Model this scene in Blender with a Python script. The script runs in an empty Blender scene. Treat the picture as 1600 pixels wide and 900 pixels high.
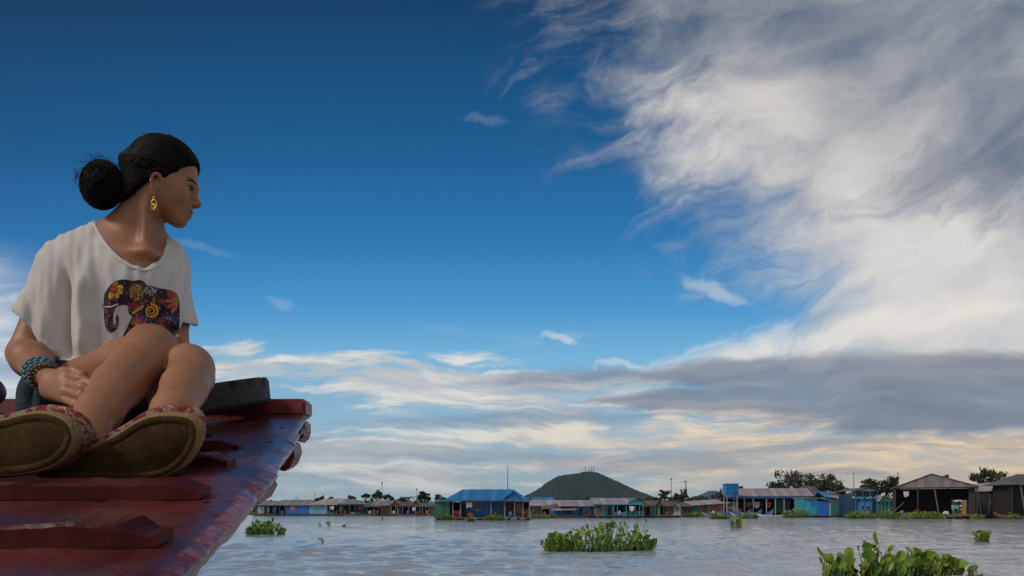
import bpy, bmesh, math, random
import numpy as np
from mathutils import Vector, Matrix, noise as mnoise
from mathutils.bvhtree import BVHTree

sc = bpy.context.scene
COL = sc.collection
R = math.radians
F = 1600 * 24 / 36.0        # focal length in photo pixels
CH = 1.2                    # camera height above the water
HY = 797.0                  # photo row of the horizon

def X(px, Y): return (px - 800.0) / F * Y
def Z(py, Y): return CH + (HY - py) / F * Y
def P(px, py, Y): return Vector((X(px, Y), Y, Z(py, Y)))

# ------------------------------------------------------------------ tagging
def tag(o, label=None, cat=None, group=None, kind=None):
    if label: o['label'] = label
    if cat: o['category'] = cat
    if group: o['group'] = group
    if kind: o['kind'] = kind
    return o

def empty(name, loc, rz=0.0):
    o = bpy.data.objects.new(name, None)
    o.empty_display_size = 0.2
    COL.objects.link(o)
    o.location = loc
    o.rotation_euler = (0, 0, rz)
    return o

def adopt(child, parent):
    """parent keeping the child's world transform (parents have been placed already)"""
    child.parent = parent
    bpy.context.view_layer.update()
    child.matrix_parent_inverse = parent.matrix_world.inverted()

def copy_tree(o, parent=None):
    c = o.copy(); COL.objects.link(c)
    if parent: c.parent = parent
    for ch in o.children: copy_tree(ch, c)
    return c

# ------------------------------------------------------------------ mesh builder
class MB:
    def __init__(self): self.v = []; self.f = []; self.m = []
    def add(self, vs, fs, mi=0):
        n = len(self.v)
        self.v += [tuple(p) for p in vs]
        self.f += [tuple(i + n for i in f) for f in fs]
        self.m += [mi] * len(fs)
        return self
    def box(self, x0, x1, y0, y1, z0, z1, mi=0):
        return self.add([(x0,y0,z0),(x1,y0,z0),(x1,y1,z0),(x0,y1,z0),(x0,y0,z1),(x1,y0,z1),(x1,y1,z1),(x0,y1,z1)],
                 [(3,2,1,0),(4,5,6,7),(0,1,5,4),(1,2,6,5),(2,3,7,6),(3,0,4,7)], mi)
    def hexa(self, p, mi=0):      # 8 points, bottom ring then top ring
        return self.add(p, [(3,2,1,0),(4,5,6,7),(0,1,5,4),(1,2,6,5),(2,3,7,6),(3,0,4,7)], mi)
    def bar(self, a, b, r, n=6, r2=None, mi=0, cap=True):
        a = Vector(a); b = Vector(b); d = (b - a)
        if d.length < 1e-6: return self
        d.normalize(); u = d.orthogonal().normalized(); w = d.cross(u)
        r2 = r if r2 is None else r2
        vs = []
        for c, rr in ((a, r), (b, r2)):
            for i in range(n):
                t = 2*math.pi*i/n
                vs.append(c + u*(rr*math.cos(t)) + w*(rr*math.sin(t)))
        fs = [(i, (i+1) % n, n+(i+1) % n, n+i) for i in range(n)]
        if cap: fs += [tuple(range(n))[::-1], tuple(range(n, 2*n))]
        return self.add(vs, fs, mi)
    def tube(self, pts, rad, n=6, mi=0):
        pts = [Vector(p) for p in pts]
        vs = []; m = len(pts); u = None
        for i, p in enumerate(pts):
            t = (pts[min(i+1, m-1)] - pts[max(i-1, 0)]).normalized()
            if u is None: u = t.orthogonal().normalized()
            u = (u - t*u.dot(t)).normalized(); w = t.cross(u)
            rr = rad[i] if isinstance(rad, (list, tuple)) else rad
            for k in range(n):
                a = 2*math.pi*k/n
                vs.append(p + u*(rr*math.cos(a)) + w*(rr*math.sin(a)))
        fs = [(i*n+k, i*n+(k+1) % n, (i+1)*n+(k+1) % n, (i+1)*n+k) for i in range(m-1) for k in range(n)]
        fs += [tuple(range(n))[::-1], tuple(range((m-1)*n, m*n))]
        return self.add(vs, fs, mi)
    def prism(self, poly, d, mi=0):   # polygon (list of Vectors) extruded by vector d
        n = len(poly); d = Vector(d)
        vs = [Vector(p) for p in poly] + [Vector(p) + d for p in poly]
        fs = [tuple(range(n))[::-1], tuple(range(n, 2*n))] + [(i, (i+1) % n, n+(i+1) % n, n+i) for i in range(n)]
        return self.add(vs, fs, mi)
    def sphere(self, c, r, nu=8, nv=6, sx=1, sy=1, sz=1, mi=0):
        c = Vector(c); vs = [c + Vector((0,0,r*sz))]
        for j in range(1, nv):
            t = math.pi*j/nv
            for i in range(nu):
                a = 2*math.pi*i/nu
                vs.append(c + Vector((r*sx*math.sin(t)*math.cos(a), r*sy*math.sin(t)*math.sin(a), r*sz*math.cos(t))))
        vs.append(c - Vector((0,0,r*sz)))
        fs = [(0, 1+i, 1+(i+1) % nu) for i in range(nu)]
        for j in range(nv-2):
            fs += [(1+j*nu+i, 1+(j+1)*nu+i, 1+(j+1)*nu+(i+1) % nu, 1+j*nu+(i+1) % nu) for i in range(nu)]
        b = 1+(nv-2)*nu; e = len(vs)-1
        fs += [(b+(i+1) % nu, b+i, e) for i in range(nu)]
        return self.add(vs, fs, mi)
    def build(self, name, mats, parent=None, smooth=False, fix=True, bevel=0):
        me = bpy.data.meshes.new(name)
        me.from_pydata(self.v, [], self.f)
        if not isinstance(mats, (list, tuple)): mats = [mats]
        for m in mats: me.materials.append(m)
        if len(mats) > 1: me.polygons.foreach_set('material_index', self.m)
        if fix or bevel:
            bm = bmesh.new(); bm.from_mesh(me)
            if bevel: bmesh.ops.bevel(bm, geom=list(bm.edges), offset=bevel, segments=2, affect='EDGES', clamp_overlap=True)
            bmesh.ops.recalc_face_normals(bm, faces=bm.faces)
            bm.to_mesh(me); bm.free()
        if smooth: me.polygons.foreach_set('use_smooth', [True]*len(me.polygons))
        me.update()
        o = bpy.data.objects.new(name, me); COL.objects.link(o)
        if parent: o.parent = parent
        return o

def np_mesh(name, v, f, mat, parent=None, smooth=True):
    """v (n,3) float, f (m,4) int -> object"""
    me = bpy.data.meshes.new(name)
    k = f.shape[1]
    me.vertices.add(len(v)); me.vertices.foreach_set('co', v.astype(np.float32).ravel())
    me.loops.add(f.size); me.loops.foreach_set('vertex_index', f.astype(np.int32).ravel())
    me.polygons.add(len(f))
    me.polygons.foreach_set('loop_start', np.arange(0, f.size, k, dtype=np.int32))
    me.polygons.foreach_set('use_smooth', np.full(len(f), smooth))
    me.materials.append(mat)
    me.update(calc_edges=True); me.validate()
    o = bpy.data.objects.new(name, me); COL.objects.link(o)
    if parent: o.parent = parent
    return o

# ------------------------------------------------------------------ node expressions
class NT:
    def __init__(self, tree): self.t = tree
    def node(self, typ, **kw):
        n = self.t.nodes.new(typ)
        for k, v in kw.items(): setattr(n, k, v)
        return n
    def link(self, a, b):
        if isinstance(a, S): a = a.s
        if hasattr(a, 'is_output'): self.t.links.new(a, b)
        else:
            if b.type == 'RGBA' and len(a) == 3: a = (*a, 1)
            b.default_value = a
    def math(self, op, *args, clamp=False):
        n = self.node('ShaderNodeMath', operation=op, use_clamp=clamp)
        for i, a in enumerate(args): self.link(a, n.inputs[i])
        return S(self, n.outputs[0])
    def vec(self, x, y, z=0.0):
        n = self.node('ShaderNodeCombineXYZ')
        for i, a in enumerate((x, y, z)): self.link(a, n.inputs[i])
        return S(self, n.outputs[0])
    def sep(self, v):
        n = self.node('ShaderNodeSeparateXYZ'); self.link(v, n.inputs[0])
        return [S(self, o) for o in n.outputs]
    def noise(self, v, scale=1.0, detail=4.0, rough=0.5, dist=0.0, color=False, typ='FBM', lac=2.0):
        n = self.node('ShaderNodeTexNoise', noise_dimensions='3D', noise_type=typ, normalize=True)
        if v is not None: self.link(v, n.inputs['Vector'])
        n.inputs['Scale'].default_value = scale; n.inputs['Detail'].default_value = detail
        n.inputs['Roughness'].default_value = rough; n.inputs['Distortion'].default_value = dist
        n.inputs['Lacunarity'].default_value = lac
        return S(self, n.outputs['Color' if color else 'Fac'])
    def wave(self, v, scale=1.0, dist=0.0, detail=2.0, dscale=1.0, bands='X', profile='SIN'):
        n = self.node('ShaderNodeTexWave', wave_type='BANDS', bands_direction=bands, wave_profile=profile)
        self.link(v, n.inputs['Vector']); n.inputs['Scale'].default_value = scale
        n.inputs['Distortion'].default_value = dist; n.inputs['Detail'].default_value = detail
        n.inputs['Detail Scale'].default_value = dscale
        return S(self, n.outputs['Fac'])
    def voronoi(self, v, scale=1.0, feature='F1', out='Distance', rnd=1.0):
        n = self.node('ShaderNodeTexVoronoi', feature=feature)
        self.link(v, n.inputs['Vector']); n.inputs['Scale'].default_value = scale; n.inputs['Randomness'].default_value = rnd
        return S(self, n.outputs[out])
    def ss(self, x, e0, e1):      # smoothstep
        n = self.node('ShaderNodeMapRange', interpolation_type='SMOOTHSTEP')
        self.link(x, n.inputs['Value']); self.link(e0, n.inputs['From Min']); self.link(e1, n.inputs['From Max'])
        return S(self, n.outputs[0])
    def lin(self, x, a, b, c=0.0, d=1.0):
        n = self.node('ShaderNodeMapRange'); self.link(x, n.inputs['Value'])
        for nm, q in (('From Min', a), ('From Max', b), ('To Min', c), ('To Max', d)): self.link(q, n.inputs[nm])
        return S(self, n.outputs[0])
    def mix(self, fac, a, b, blend='MIX'):
        n = self.node('ShaderNodeMix', data_type='RGBA', blend_type=blend)
        self.link(fac, n.inputs[0]); self.link(a, n.inputs[6]); self.link(b, n.inputs[7])
        return S(self, n.outputs[2])
    def ramp(self, x, stops, interp='LINEAR'):
        n = self.node('ShaderNodeValToRGB'); self.link(x, n.inputs[0])
        cr = n.color_ramp; cr.interpolation = interp
        while len(cr.elements) > 1: cr.elements.remove(cr.elements[-1])
        for i, (p, c) in enumerate(stops):
            e = cr.elements[0] if i == 0 else cr.elements.new(p)
            e.position = p; e.color = (*c, 1) if len(c) == 3 else c
        return S(self, n.outputs[0])
    def curve(self, x, pts):      # piecewise smooth function through (x, y) points with 0..1 ranges
        n = self.node('ShaderNodeFloatCurve'); self.link(x, n.inputs['Value'])
        c = n.mapping.curves[0]
        for i, (a, b) in enumerate(pts):
            if i < 2: c.points[i].location = (a, b)
            else: c.points.new(a, b)
        n.mapping.update()
        return S(self, n.outputs[0])
    def bump(self, h, strength=0.3, dist=0.01, normal=None):
        n = self.node('ShaderNodeBump'); self.link(h, n.inputs['Height'])
        n.inputs['Strength'].default_value = strength; n.inputs['Distance'].default_value = dist
        if normal is not None: self.link(normal, n.inputs['Normal'])
        return S(self, n.outputs[0])

class S:
    def __init__(self, nt, s): self.nt = nt; self.s = s
    def __add__(self, o): return self.nt.math('ADD', self, o)
    __radd__ = __add__
    def __sub__(self, o): return self.nt.math('SUBTRACT', self, o)
    def __rsub__(self, o): return self.nt.math('SUBTRACT', o, self)
    def __mul__(self, o): return self.nt.math('MULTIPLY', self, o)
    __rmul__ = __mul__
    def __truediv__(self, o): return self.nt.math('DIVIDE', self, o)
    def max(self, o): return self.nt.math('MAXIMUM', self, o)
    def min(self, o): return self.nt.math('MINIMUM', self, o)
    def abs(self): return self.nt.math('ABSOLUTE', self)
    def clamp(self): return self.nt.math('ADD', self, 0.0, clamp=True)

def srgb(r, g, b):
    f = lambda c: c/12.92 if c <= 0.04045 else ((c+0.055)/1.055)**2.4
    return (f(r/255.0), f(g/255.0), f(b/255.0))

def mat(name, color=(0.5,0.5,0.5), rough=0.6, metal=0.0, var=0.25, scale=6.0, bump=0.0, bscale=None, fn=None, spec=0.5, coord='Object', **kw):
    """principled material with large and small noise variation; fn(nt, coord, base) may return (color, height, rough)"""
    m = bpy.data.materials.new(name); m.use_nodes = True
    t = m.node_tree; t.nodes.clear(); nt = NT(t)
    out = nt.node('ShaderNodeOutputMaterial'); b = nt.node('ShaderNodeBsdfPrincipled')
    t.links.new(b.outputs[0], out.inputs[0])
    tc = nt.node('ShaderNodeTexCoord'); co = S(nt, tc.outputs[coord])
    n1 = nt.noise(co, scale, 5, 0.6); n2 = nt.noise(co, scale*7.3, 3, 0.6)
    dark = tuple(c*(1-var) for c in color); lite = tuple(min(1, c*(1+var*0.9)) for c in color)
    base = nt.mix(nt.ss(n1*0.7 + n2*0.3, 0.3, 0.7), dark, lite)
    h = None; rg = rough
    if fn:
        r = fn(nt, co, base)
        base = r[0] if r[0] is not None else base
        h = r[1] if len(r) > 1 else None
        if len(r) > 2 and r[2] is not None: rg = r[2]
    nt.link(base, b.inputs['Base Color']); nt.link(rg, b.inputs['Roughness'])
    b.inputs['Metallic'].default_value = metal
    b.inputs['Specular IOR Level'].default_value = spec
    if h is None and bump: h = nt.noise(co, bscale or scale*5, 4, 0.6)
    if h is not None: nt.link(nt.bump(h, 1.0, bump or 0.01), b.inputs['Normal'])
    for k, v in kw.items(): nt.link(v, b.inputs[k])
    return m
# ================================================================== render, camera, sky, sun
sc.render.engine = 'CYCLES'
sc.cycles.use_denoising = True
sc.cycles.max_bounces = 6
sc.cycles.diffuse_bounces = 3
sc.cycles.glossy_bounces = 3
sc.cycles.transmission_bounces = 4
sc.cycles.volume_bounces = 0
sc.cycles.caustics_reflective = False
sc.cycles.caustics_refractive = False
sc.view_settings.view_transform = 'Standard'
sc.view_settings.look = 'None'
sc.view_settings.gamma = 1.0
sc.view_settings.exposure = 0.0
sc.view_settings.use_curve_mapping = False

cam = bpy.data.cameras.new('camera'); camo = bpy.data.objects.new('camera', cam)
COL.objects.link(camo); sc.camera = camo
cam.sensor_width = 36; cam.lens = 24; cam.shift_y = (HY - 450) / 1600.0
cam.clip_start = 0.05; cam.clip_end = 60000
camo.location = (0, 0, CH); camo.rotation_euler = (R(90), 0, 0)

SUN_AZ, SUN_EL = -122.0, 38.0     # azimuth from straight ahead towards the right
sd = Vector((math.sin(R(SUN_AZ))*math.cos(R(SUN_EL)), math.cos(R(SUN_AZ))*math.cos(R(SUN_EL)), math.sin(R(SUN_EL))))
sl = bpy.data.lights.new('sun', 'SUN'); so = bpy.data.objects.new('sun', sl); COL.objects.link(so)
sl.energy = 1.6; sl.angle = R(14); sl.color = (1.0, 0.89, 0.77)
so.rotation_euler = (-sd).to_track_quat('-Z', 'Y').to_euler(); so.location = sd*60

w = bpy.data.worlds.new('World'); sc.world = w; w.use_nodes = True
wt = w.node_tree; wt.nodes.clear(); nt = NT(wt)
wo = nt.node('ShaderNodeOutputWorld'); bg = nt.node('ShaderNodeBackground'); wt.links.new(bg.outputs[0], wo.inputs[0])
STR = 0.1
bg.inputs['Strength'].default_value = STR
sky = nt.node('ShaderNodeTexSky', sky_type='NISHITA')
sky.sun_disc = False; sky.sun_elevation = R(SUN_EL); sky.sun_rotation = R(SUN_AZ); sky.altitude = 0
sky.air_density = 1.0; sky.dust_density = 0.4; sky.ozone_density = 3.0
tc = nt.node('ShaderNodeTexCoord')
dx, dy, dz = nt.sep(S(nt, tc.outputs['Generated']))
q = dy.max(0.22)
A = (dx/q)*(F/1000.0) + 0.8         # a flat chart of the sky ahead: across
B = HY/1000.0 - (dz/q)*(F/1000.0)   # and down (0.797 is the horizon)
AB = nt.vec(A, B)

# clear sky: deep blue overhead to pale at the horizon
Bc = B.max(-0.6).min(0.8)
g = nt.lin(Bc, -0.6, 0.8)
def gb(b): return (b + 0.6)/1.4
clear = nt.ramp(g, [(gb(-0.6), srgb(0, 40, 74)), (gb(0.0), srgb(0, 58, 100)), (gb(0.12), srgb(0, 76, 126)), (gb(0.25), srgb(8, 92, 148)),
                    (gb(0.38), srgb(34, 120, 182)), (gb(0.48), srgb(70, 152, 210)), (gb(0.56), srgb(118, 184, 224)),
                    (gb(0.66), srgb(148, 188, 212)), (gb(0.75), srgb(158, 188, 204)), (gb(0.80), srgb(172, 188, 196))])
side = nt.ss(A, -0.25, 0.55)
clear = nt.mix(side, nt.mix(1.0, clear, (0.80, 0.84, 0.88), 'MULTIPLY'), clear)  # vignette: darkening towards the left put into the sky colour
nish = nt.mix(1.0, S(nt, sky.outputs[0]), (0.1, 0.1, 0.1), 'MULTIPLY')
clear = nt.mix(0.05, clear, nish)
# evening warmth low on the right
warm = nt.ss(A, 0.75, 1.7)*nt.ss(B, 0.60, 0.76)
clear = nt.mix(warm*0.80, clear, srgb(232, 200, 164))

# ---- domain warps
w1 = nt.noise(AB, 3.2, 5, 0.55, color=True)
wx, wy, wz = nt.sep(w1)
w2 = nt.noise(AB, 11.0, 6, 0.6, color=True)
vx, vy, vz = nt.sep(w2)
Aw = A + (wx - 0.5)*0.16 + (vx - 0.5)*0.06
Bw = B + (wy - 0.5)*0.12 + (vy - 0.5)*0.05
col = clear

# ---- 1 high cirrus veil filling the upper right
edge = nt.curve((B*0.9 + 0.1).clamp(), [(0.0, 0.70), (0.10, 0.775), (0.19, 0.84), (0.235, 0.86), (0.265, 0.945), (0.30, 1.0), (0.36, 0.985), (0.41, 1.03), (0.47, 1.07), (0.54, 1.13), (0.60, 1.06), (0.66, 0.98)][:0] or
        [(0.0, 0.41), (0.10, 0.43), (0.19, 0.45), (0.245, 0.455), (0.27, 0.48), (0.33, 0.475), (0.36, 0.49), (0.42, 0.52), (0.48, 0.545), (0.55, 0.57), (0.61, 0.575), (0.68, 0.60)])
edge = edge*2.0
d1 = Aw - edge
# fibres: noise drawn out along the wind
ca, sa = math.cos(R(-24)), math.sin(R(-24))
fa = Aw*ca + Bw*sa; fb = Bw*ca - Aw*sa
fib = nt.noise(nt.vec(fa*2.0, fb*6.0, 0.3), 1.9, 9, 0.64, 0.9)
puff = nt.noise(nt.vec(Aw, Bw, 1.7), 3.1, 8, 0.58, 0.5)
big2 = nt.noise(nt.vec(fa*1.2, fb*2.0, 6.1), 1.9, 4, 0.5, 0.4)
body = nt.ss(d1, -0.15, 0.38)
band = nt.ss(d1, -0.24, -0.02)
den = body*0.86 + (fib - 0.5)*1.35*band*(1.15 - body*0.65) + (puff - 0.5)*0.75*band + (big2 - 0.5)*0.55*band
den = nt.ss(den, 0.08, 0.82)*nt.ss(B, 0.66, 0.56)
# brightness inside the veil: a lit spine running down to the right, greyer folds on both sides
spine = nt.ss(((B - 0.17) - (A - 1.10)*0.74 + (wy - 0.5)*0.22).abs()*0.74, 0.26, 0.02)*nt.ss(B, 0.02, 0.20)
tone = spine*0.50 + (puff - 0.5)*0.95 + (fib - 0.5)*0.75 + (big2 - 0.5)*1.0 + nt.ss(B, 0.18, 0.50)*0.18 + 0.30
ccol = nt.ramp(tone, [(0.0, srgb(104, 116, 136)), (0.22, srgb(140, 146, 156)), (0.46, srgb(174, 175, 177)), (0.72, srgb(210, 206, 201)), (1.0, srgb(234, 228, 220))])
# a thicker grey bank at the far right
dk = nt.ss((A - 1.60).abs()*1.0 + (Bw - 0.255 + (A - 1.55)*0.25).abs()*2.4 + (fib - 0.5)*0.7, 0.36, 0.02)
ccol = nt.mix(dk*0.62, ccol, srgb(108, 116, 134))
col = nt.mix(den*0.88, col, ccol)
# bright lit rim under the veil
br = nt.ss((((A - 1.35)*0.9 + (B - 0.515)*1.3)).abs()*1.0 + ((Bw - 0.525) + (A - 1.33)*0.16).abs()*5.5 + (fib - 0.5)*0.9, 0.36, 0.0)
col = nt.mix(br*0.85, col, srgb(240, 233, 224))

# ---- 2 streaks and low layers near the horizon
ha = nt.noise(nt.vec(A*1.5 + (wx - 0.5)*0.30, B*8.0 + (wy - 0.5)*0.9, 2.2), 2.1, 9, 0.60, 0.4)
hb = nt.noise(nt.vec(A*2.2, B*16.0 + (wy - 0.5)*1.1, 7.2), 2.0, 8, 0.62, 0.3)
envL = nt.ss(((A - 0.58)*0.55).abs()*1.7 + ((B + (A - 0.6)*-0.08) - 0.592).abs()*7.0 + (wx - 0.5)*0.3, 0.62, 0.08)
envM = nt.ss((B - 0.712).abs()*11.0 + (wx - 0.5)*0.4, 0.75, 0.15)
lw = nt.ss(ha*0.60 + hb*0.40 + envL*0.21 + envM*0.13, 0.535, 0.655)*nt.ss(B, 0.49, 0.56)*nt.ss(B, 0.80, 0.75)
lcol = nt.mix(nt.ss(A, 0.55, 1.35)*nt.ss(B, 0.55, 0.70), srgb(232, 231, 226), srgb(255, 226, 184))
lcol = nt.mix(nt.ss(hb*0.7 + ha*0.3, 0.58, 0.44)*0.6, lcol, srgb(160, 170, 182))
col = nt.mix(lw*0.94, col, lcol)
gr = nt.ss(nt.noise(nt.vec(A*1.3, B*13.0 + (wy - 0.5)*0.8, 12.0), 2.3, 7, 0.58, 0.3) + envM*0.05, 0.53, 0.64)*nt.ss(B, 0.60, 0.66)*nt.ss(B, 0.79, 0.74)
col = nt.mix(gr*0.50, col, nt.mix(nt.ss(A, 0.6, 1.4), srgb(134, 152, 172), srgb(156, 148, 150)))
# left edge cumulus behind the figure
lft = nt.ss(A*2.2 + (Bw - 0.54).abs()*1.1 + (puff - 0.5)*0.7, 0.40, 0.02)*nt.ss(B, 0.36, 0.46)
col = nt.mix(lft*0.9, col, nt.mix(nt.ss(hb, 0.35, 0.62), srgb(168, 180, 198), srgb(232, 232, 232)))

# ---- 3 long dark shelf of cloud on the right
top = nt.curve(((A - 0.6)).clamp(), [(0.0, 0.605), (0.12, 0.600), (0.25, 0.582), (0.40, 0.572), (0.50, 0.560), (0.62, 0.555), (0.8, 0.552), (1.0, 0.545)])
bot = nt.curve(((A - 0.6)).clamp(), [(0.0, 0.600), (0.12, 0.602), (0.25, 0.606), (0.36, 0.604), (0.48, 0.612), (0.6, 0.652), (0.72, 0.672), (0.85, 0.678), (1.0, 0.660)])
bw2 = B + (ha - 0.5)*0.075 + (vy - 0.5)*0.020
s3 = nt.ss(bw2 - top, -0.010, 0.016)*nt.ss(bot - bw2, -0.016, 0.014)
fing = nt.ss(((B + (ha - 0.5)*0.05) - 0.632 - (A - 0.9)*-0.012).abs()*28.0 + (1.05 - A).max(0.0)*4.0, 0.75, 0.35)
fing2 = nt.ss(((B + (ha - 0.5)*0.06) - 0.658).abs()*34.0 + (A - 0.80).abs()*2.2, 0.85, 0.25)*0.6
s3 = s3.max(fing).max(fing2)
dcol = nt.mix(nt.ss(hb*0.5 + ha*0.5, 0.36, 0.62), srgb(104, 112, 132), srgb(136, 142, 158))
dcol = nt.mix(nt.ss(A, 1.15, 0.7), dcol, srgb(122, 138, 162))
col = nt.mix(s3*0.82, col, dcol)

# ---- 4 loose wisps in the clear blue
def wisp(ca_, cb_, ra, rb, ang, amt):
    c_, s_ = math.cos(R(ang)), math.sin(R(ang))
    ua = (Aw - ca_)*c_ + (Bw - cb_)*s_; ub = (Bw - cb_)*c_ - (Aw - ca_)*s_
    m = (ua/ra)*(ua/ra) + (ub/rb)*(ub/rb)
    return nt.ss(m*0.5 + (fib - 0.45)*2.6, 1.0, 0.0)*amt
wv = wisp(0.735, 0.20, 0.05, 0.007, 14, 0.10).max(wisp(1.12, 0.44, 0.045, 0.012, 32, 0.55)).max(wisp(0.86, 0.525, 0.028, 0.007, 8, 0.7))
wv = wv.max(wisp(0.44, 0.475, 0.04, 0.010, 20, 0.18)).max(wisp(0.955, 0.56, 0.045, 0.006, 0, 0.7)).max(wisp(0.31, 0.385, 0.04, 0.012, 10, 0.14))
col = nt.mix(wv, col, srgb(206, 216, 226))

fin = nt.mix(1.0, col, (1/STR, 1/STR, 1/STR), 'MULTIPLY')
# behind the camera the chart does not apply: an even bright broken sky there
back = nt.ss(dy, 0.20, -0.15)
bn = nt.ss(nt.noise(S(nt, tc.outputs['Generated']), 2.3, 6, 0.55), 0.40, 0.66)
bsky = nt.mix(bn, nt.mix(nt.ss(dz, 0.0, 0.7), srgb(190, 190, 186), srgb(60, 112, 160)), srgb(238, 222, 204))
bsky = nt.mix(1.0, bsky, (0.80/STR, 0.80/STR, 0.80/STR), 'MULTIPLY')
fin = nt.mix(back, fin, bsky)
nt.link(fin, bg.inputs['Color'])
w.cycles.sampling_method = 'MANUAL'; w.cycles.sample_map_resolution = 1024
# ================================================================== materials of the setting
def water_fn(nt, co, base):
    x, y, z = nt.sep(co)
    big = nt.noise(nt.vec(x*0.10, y*0.055, 0.0), 1.0, 3, 0.55)
    a = nt.noise(nt.vec(x*0.36, y*0.85, 0.0), 1.0, 3, 0.5, 0.8)
    b = nt.noise(nt.vec(x*1.1, y*2.3, 3.0), 1.0, 3, 0.55, 0.6)
    c = nt.noise(nt.vec(x*5.0, y*8.0, 5.0), 1.0, 2, 0.5)
    calm = nt.ss(big, 0.34, 0.62)*0.6 + 0.4
    h = (a*0.55 + b*0.42 + c*0.10)*calm
    return (None, h, 0.10)
water_m = mat('river_water', (0.37, 0.395, 0.435), 0.06, var=0.10, scale=0.05, bump=0.18, fn=water_fn, spec=0.5)
water_m.node_tree.nodes['Principled BSDF'].inputs['IOR'].default_value = 1.75

def hill_fn(nt, co, base):
    x, y, z = nt.sep(co)
    n1 = nt.noise(co, 0.055, 6, 0.65); n2 = nt.noise(co, 0.25, 4, 0.6)
    c = nt.mix(nt.ss(n1*0.6 + n2*0.4, 0.40, 0.62), (0.006, 0.021, 0.024), (0.016, 0.043, 0.042))
    rock = nt.ss(nt.noise(nt.vec(x*1.0, y*0.3, z*0.4), 0.03, 3, 0.5), 0.60, 0.70)*nt.ss(z, 45, 15)
    return (nt.mix(rock*0.6, c, (0.10, 0.075, 0.055)), n1*0.7 + n2*0.3)
hill_m = mat('wooded_hill', (0.04, 0.06, 0.03), 0.9, fn=hill_fn, bump=9.0)
ground_m = mat('river_bank', (0.07, 0.065, 0.035), 0.9, var=0.4, scale=0.15)

# ================================================================== river, land, hills
rs_w = np.random.RandomState(12)
angs = np.concatenate([np.arange(-180, -50, 5.0), np.arange(-50, 50, 0.16), np.arange(50, 180, 5.0)]); na = len(angs)
rad_ = [0.4, 3.0, 6.0, 8.6]
while rad_[-1] < 150: rad_.append(rad_[-1] + max(0.055, 0.00050*rad_[-1]**2))
rad_ += [170, 220, 320, 500, 900, 2000, 5000, 14000]; rad_ = np.array(rad_); nr = len(rad_)
RR, AA = np.meshgrid(rad_, np.radians(angs), indexing='ij'); wx_, wy_ = RR*np.sin(AA), RR*np.cos(AA); wz_ = np.zeros_like(wx_)
for i in range(46):
    lam = 0.34*(7.0)**rs_w.rand(); th = rs_w.randn()*0.42 + (math.pi/2 + 0.10); kx, ky = math.cos(th)*2*math.pi/lam, math.sin(th)*2*math.pi/lam
    ph = rs_w.rand()*6.28; am = 0.0060*lam**0.58*(0.6+0.8*rs_w.rand())
    fade = np.clip((lam*3.2/np.maximum(0.05, 0.0005*RR**2)-1)/2, 0, 1)
    wz_ += am*fade*np.sin(kx*wx_+ky*wy_+ph+1.3*np.sin(wx_*0.21+i)+0.9*np.sin(wy_*0.13+2*i))
gust = 0.65+0.35*np.sin(wx_*0.11+1.0+np.sin(wy_*0.07))*np.sin(wy_*0.09+0.4*np.sin(wx_*0.13))
wz_ *= gust*np.clip((RR-7)/3, 0, 1)*np.clip((140-RR)/50, 0, 1)*np.clip((50-np.abs(np.degrees(AA)))/6, 0, 1)
ii_, jj_ = np.meshgrid(np.arange(nr-1), np.arange(na), indexing='ij'); j2 = (jj_+1) % na
wf = np.stack([ii_*na+jj_, ii_*na+j2, (ii_+1)*na+j2, (ii_+1)*na+jj_], -1).reshape(-1, 4)
wo_ = np_mesh('water', np.stack([wx_, wy_, wz_], -1).reshape(-1, 3), wf[:, ::-1], water_m); tag(wo_, kind='structure')

rng = random.Random(4)
mb = MB(); n = 160; front = []
for i in range(n+1):
    x = -900 + 1800*i/n
    front.append((x, 168 + 5*mnoise.noise((x*0.02, 1.3, 0)) + 2*mnoise.noise((x*0.11, 4.3, 0))))
vs = [(x, y, -0.3) for x, y in front] + [(x, y + 1.5, 0.5) for x, y in front] + [(x*9.0, 12000, 0.9) for x, y in front]
fs = [(k*(n+1)+i, k*(n+1)+i+1, (k+1)*(n+1)+i+1, (k+1)*(n+1)+i) for k in range(2) for i in range(n)]
mb.add(vs, fs); tag(mb.build('ground', ground_m, fix=False), kind='structure')

def hill(name, prof, D, depth, seed, rough):
    """a hill whose crest follows (px, py) points seen at distance D"""
    nx, ny = 110, 46
    xs = [X(p[0], D) for p in prof]; zs = [max(0.3, Z(p[1], D)) for p in prof]
    v = np.zeros(((nx+1)*(ny+1), 3)); k = 0
    for j in range(ny+1):
        t = j/ny*2 - 1                      # -1 near foot .. 1 far foot
        for i in range(nx+1):
            s = i/nx; x = xs[0] + (xs[-1]-xs[0])*s
            zc = np.interp(x, xs, zs)
            fall = math.cos(min(1, abs(t))*math.pi/2)**1.25
            y = D + t*depth
            nz = mnoise.fractal(Vector((x*0.012+seed, y*0.012, 0.3)), 0.9, 2.0, 5)
            ridge = abs(mnoise.noise(Vector((x*0.02, seed, t*0.6))))
            tree = mnoise.fractal(Vector((x*0.11+seed, y*0.11, 2.3)), 1.0, 2.0, 3)
            z = zc*fall*(1 + 0.16*nz*(1-fall) - 0.35*ridge*(1-fall)*fall) + (tree*rough if zc*fall > 3 else 0)
            v[k] = (x, y, z); k += 1
    a = np.arange((nx+1)*ny).reshape(ny, nx+1)[:, :nx].ravel()
    f = np.stack([a, a+1, a+nx+2, a+nx+1], 1)
    o = np_mesh(name, v, f, hill_m); tag(o, kind='structure'); return o
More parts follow.
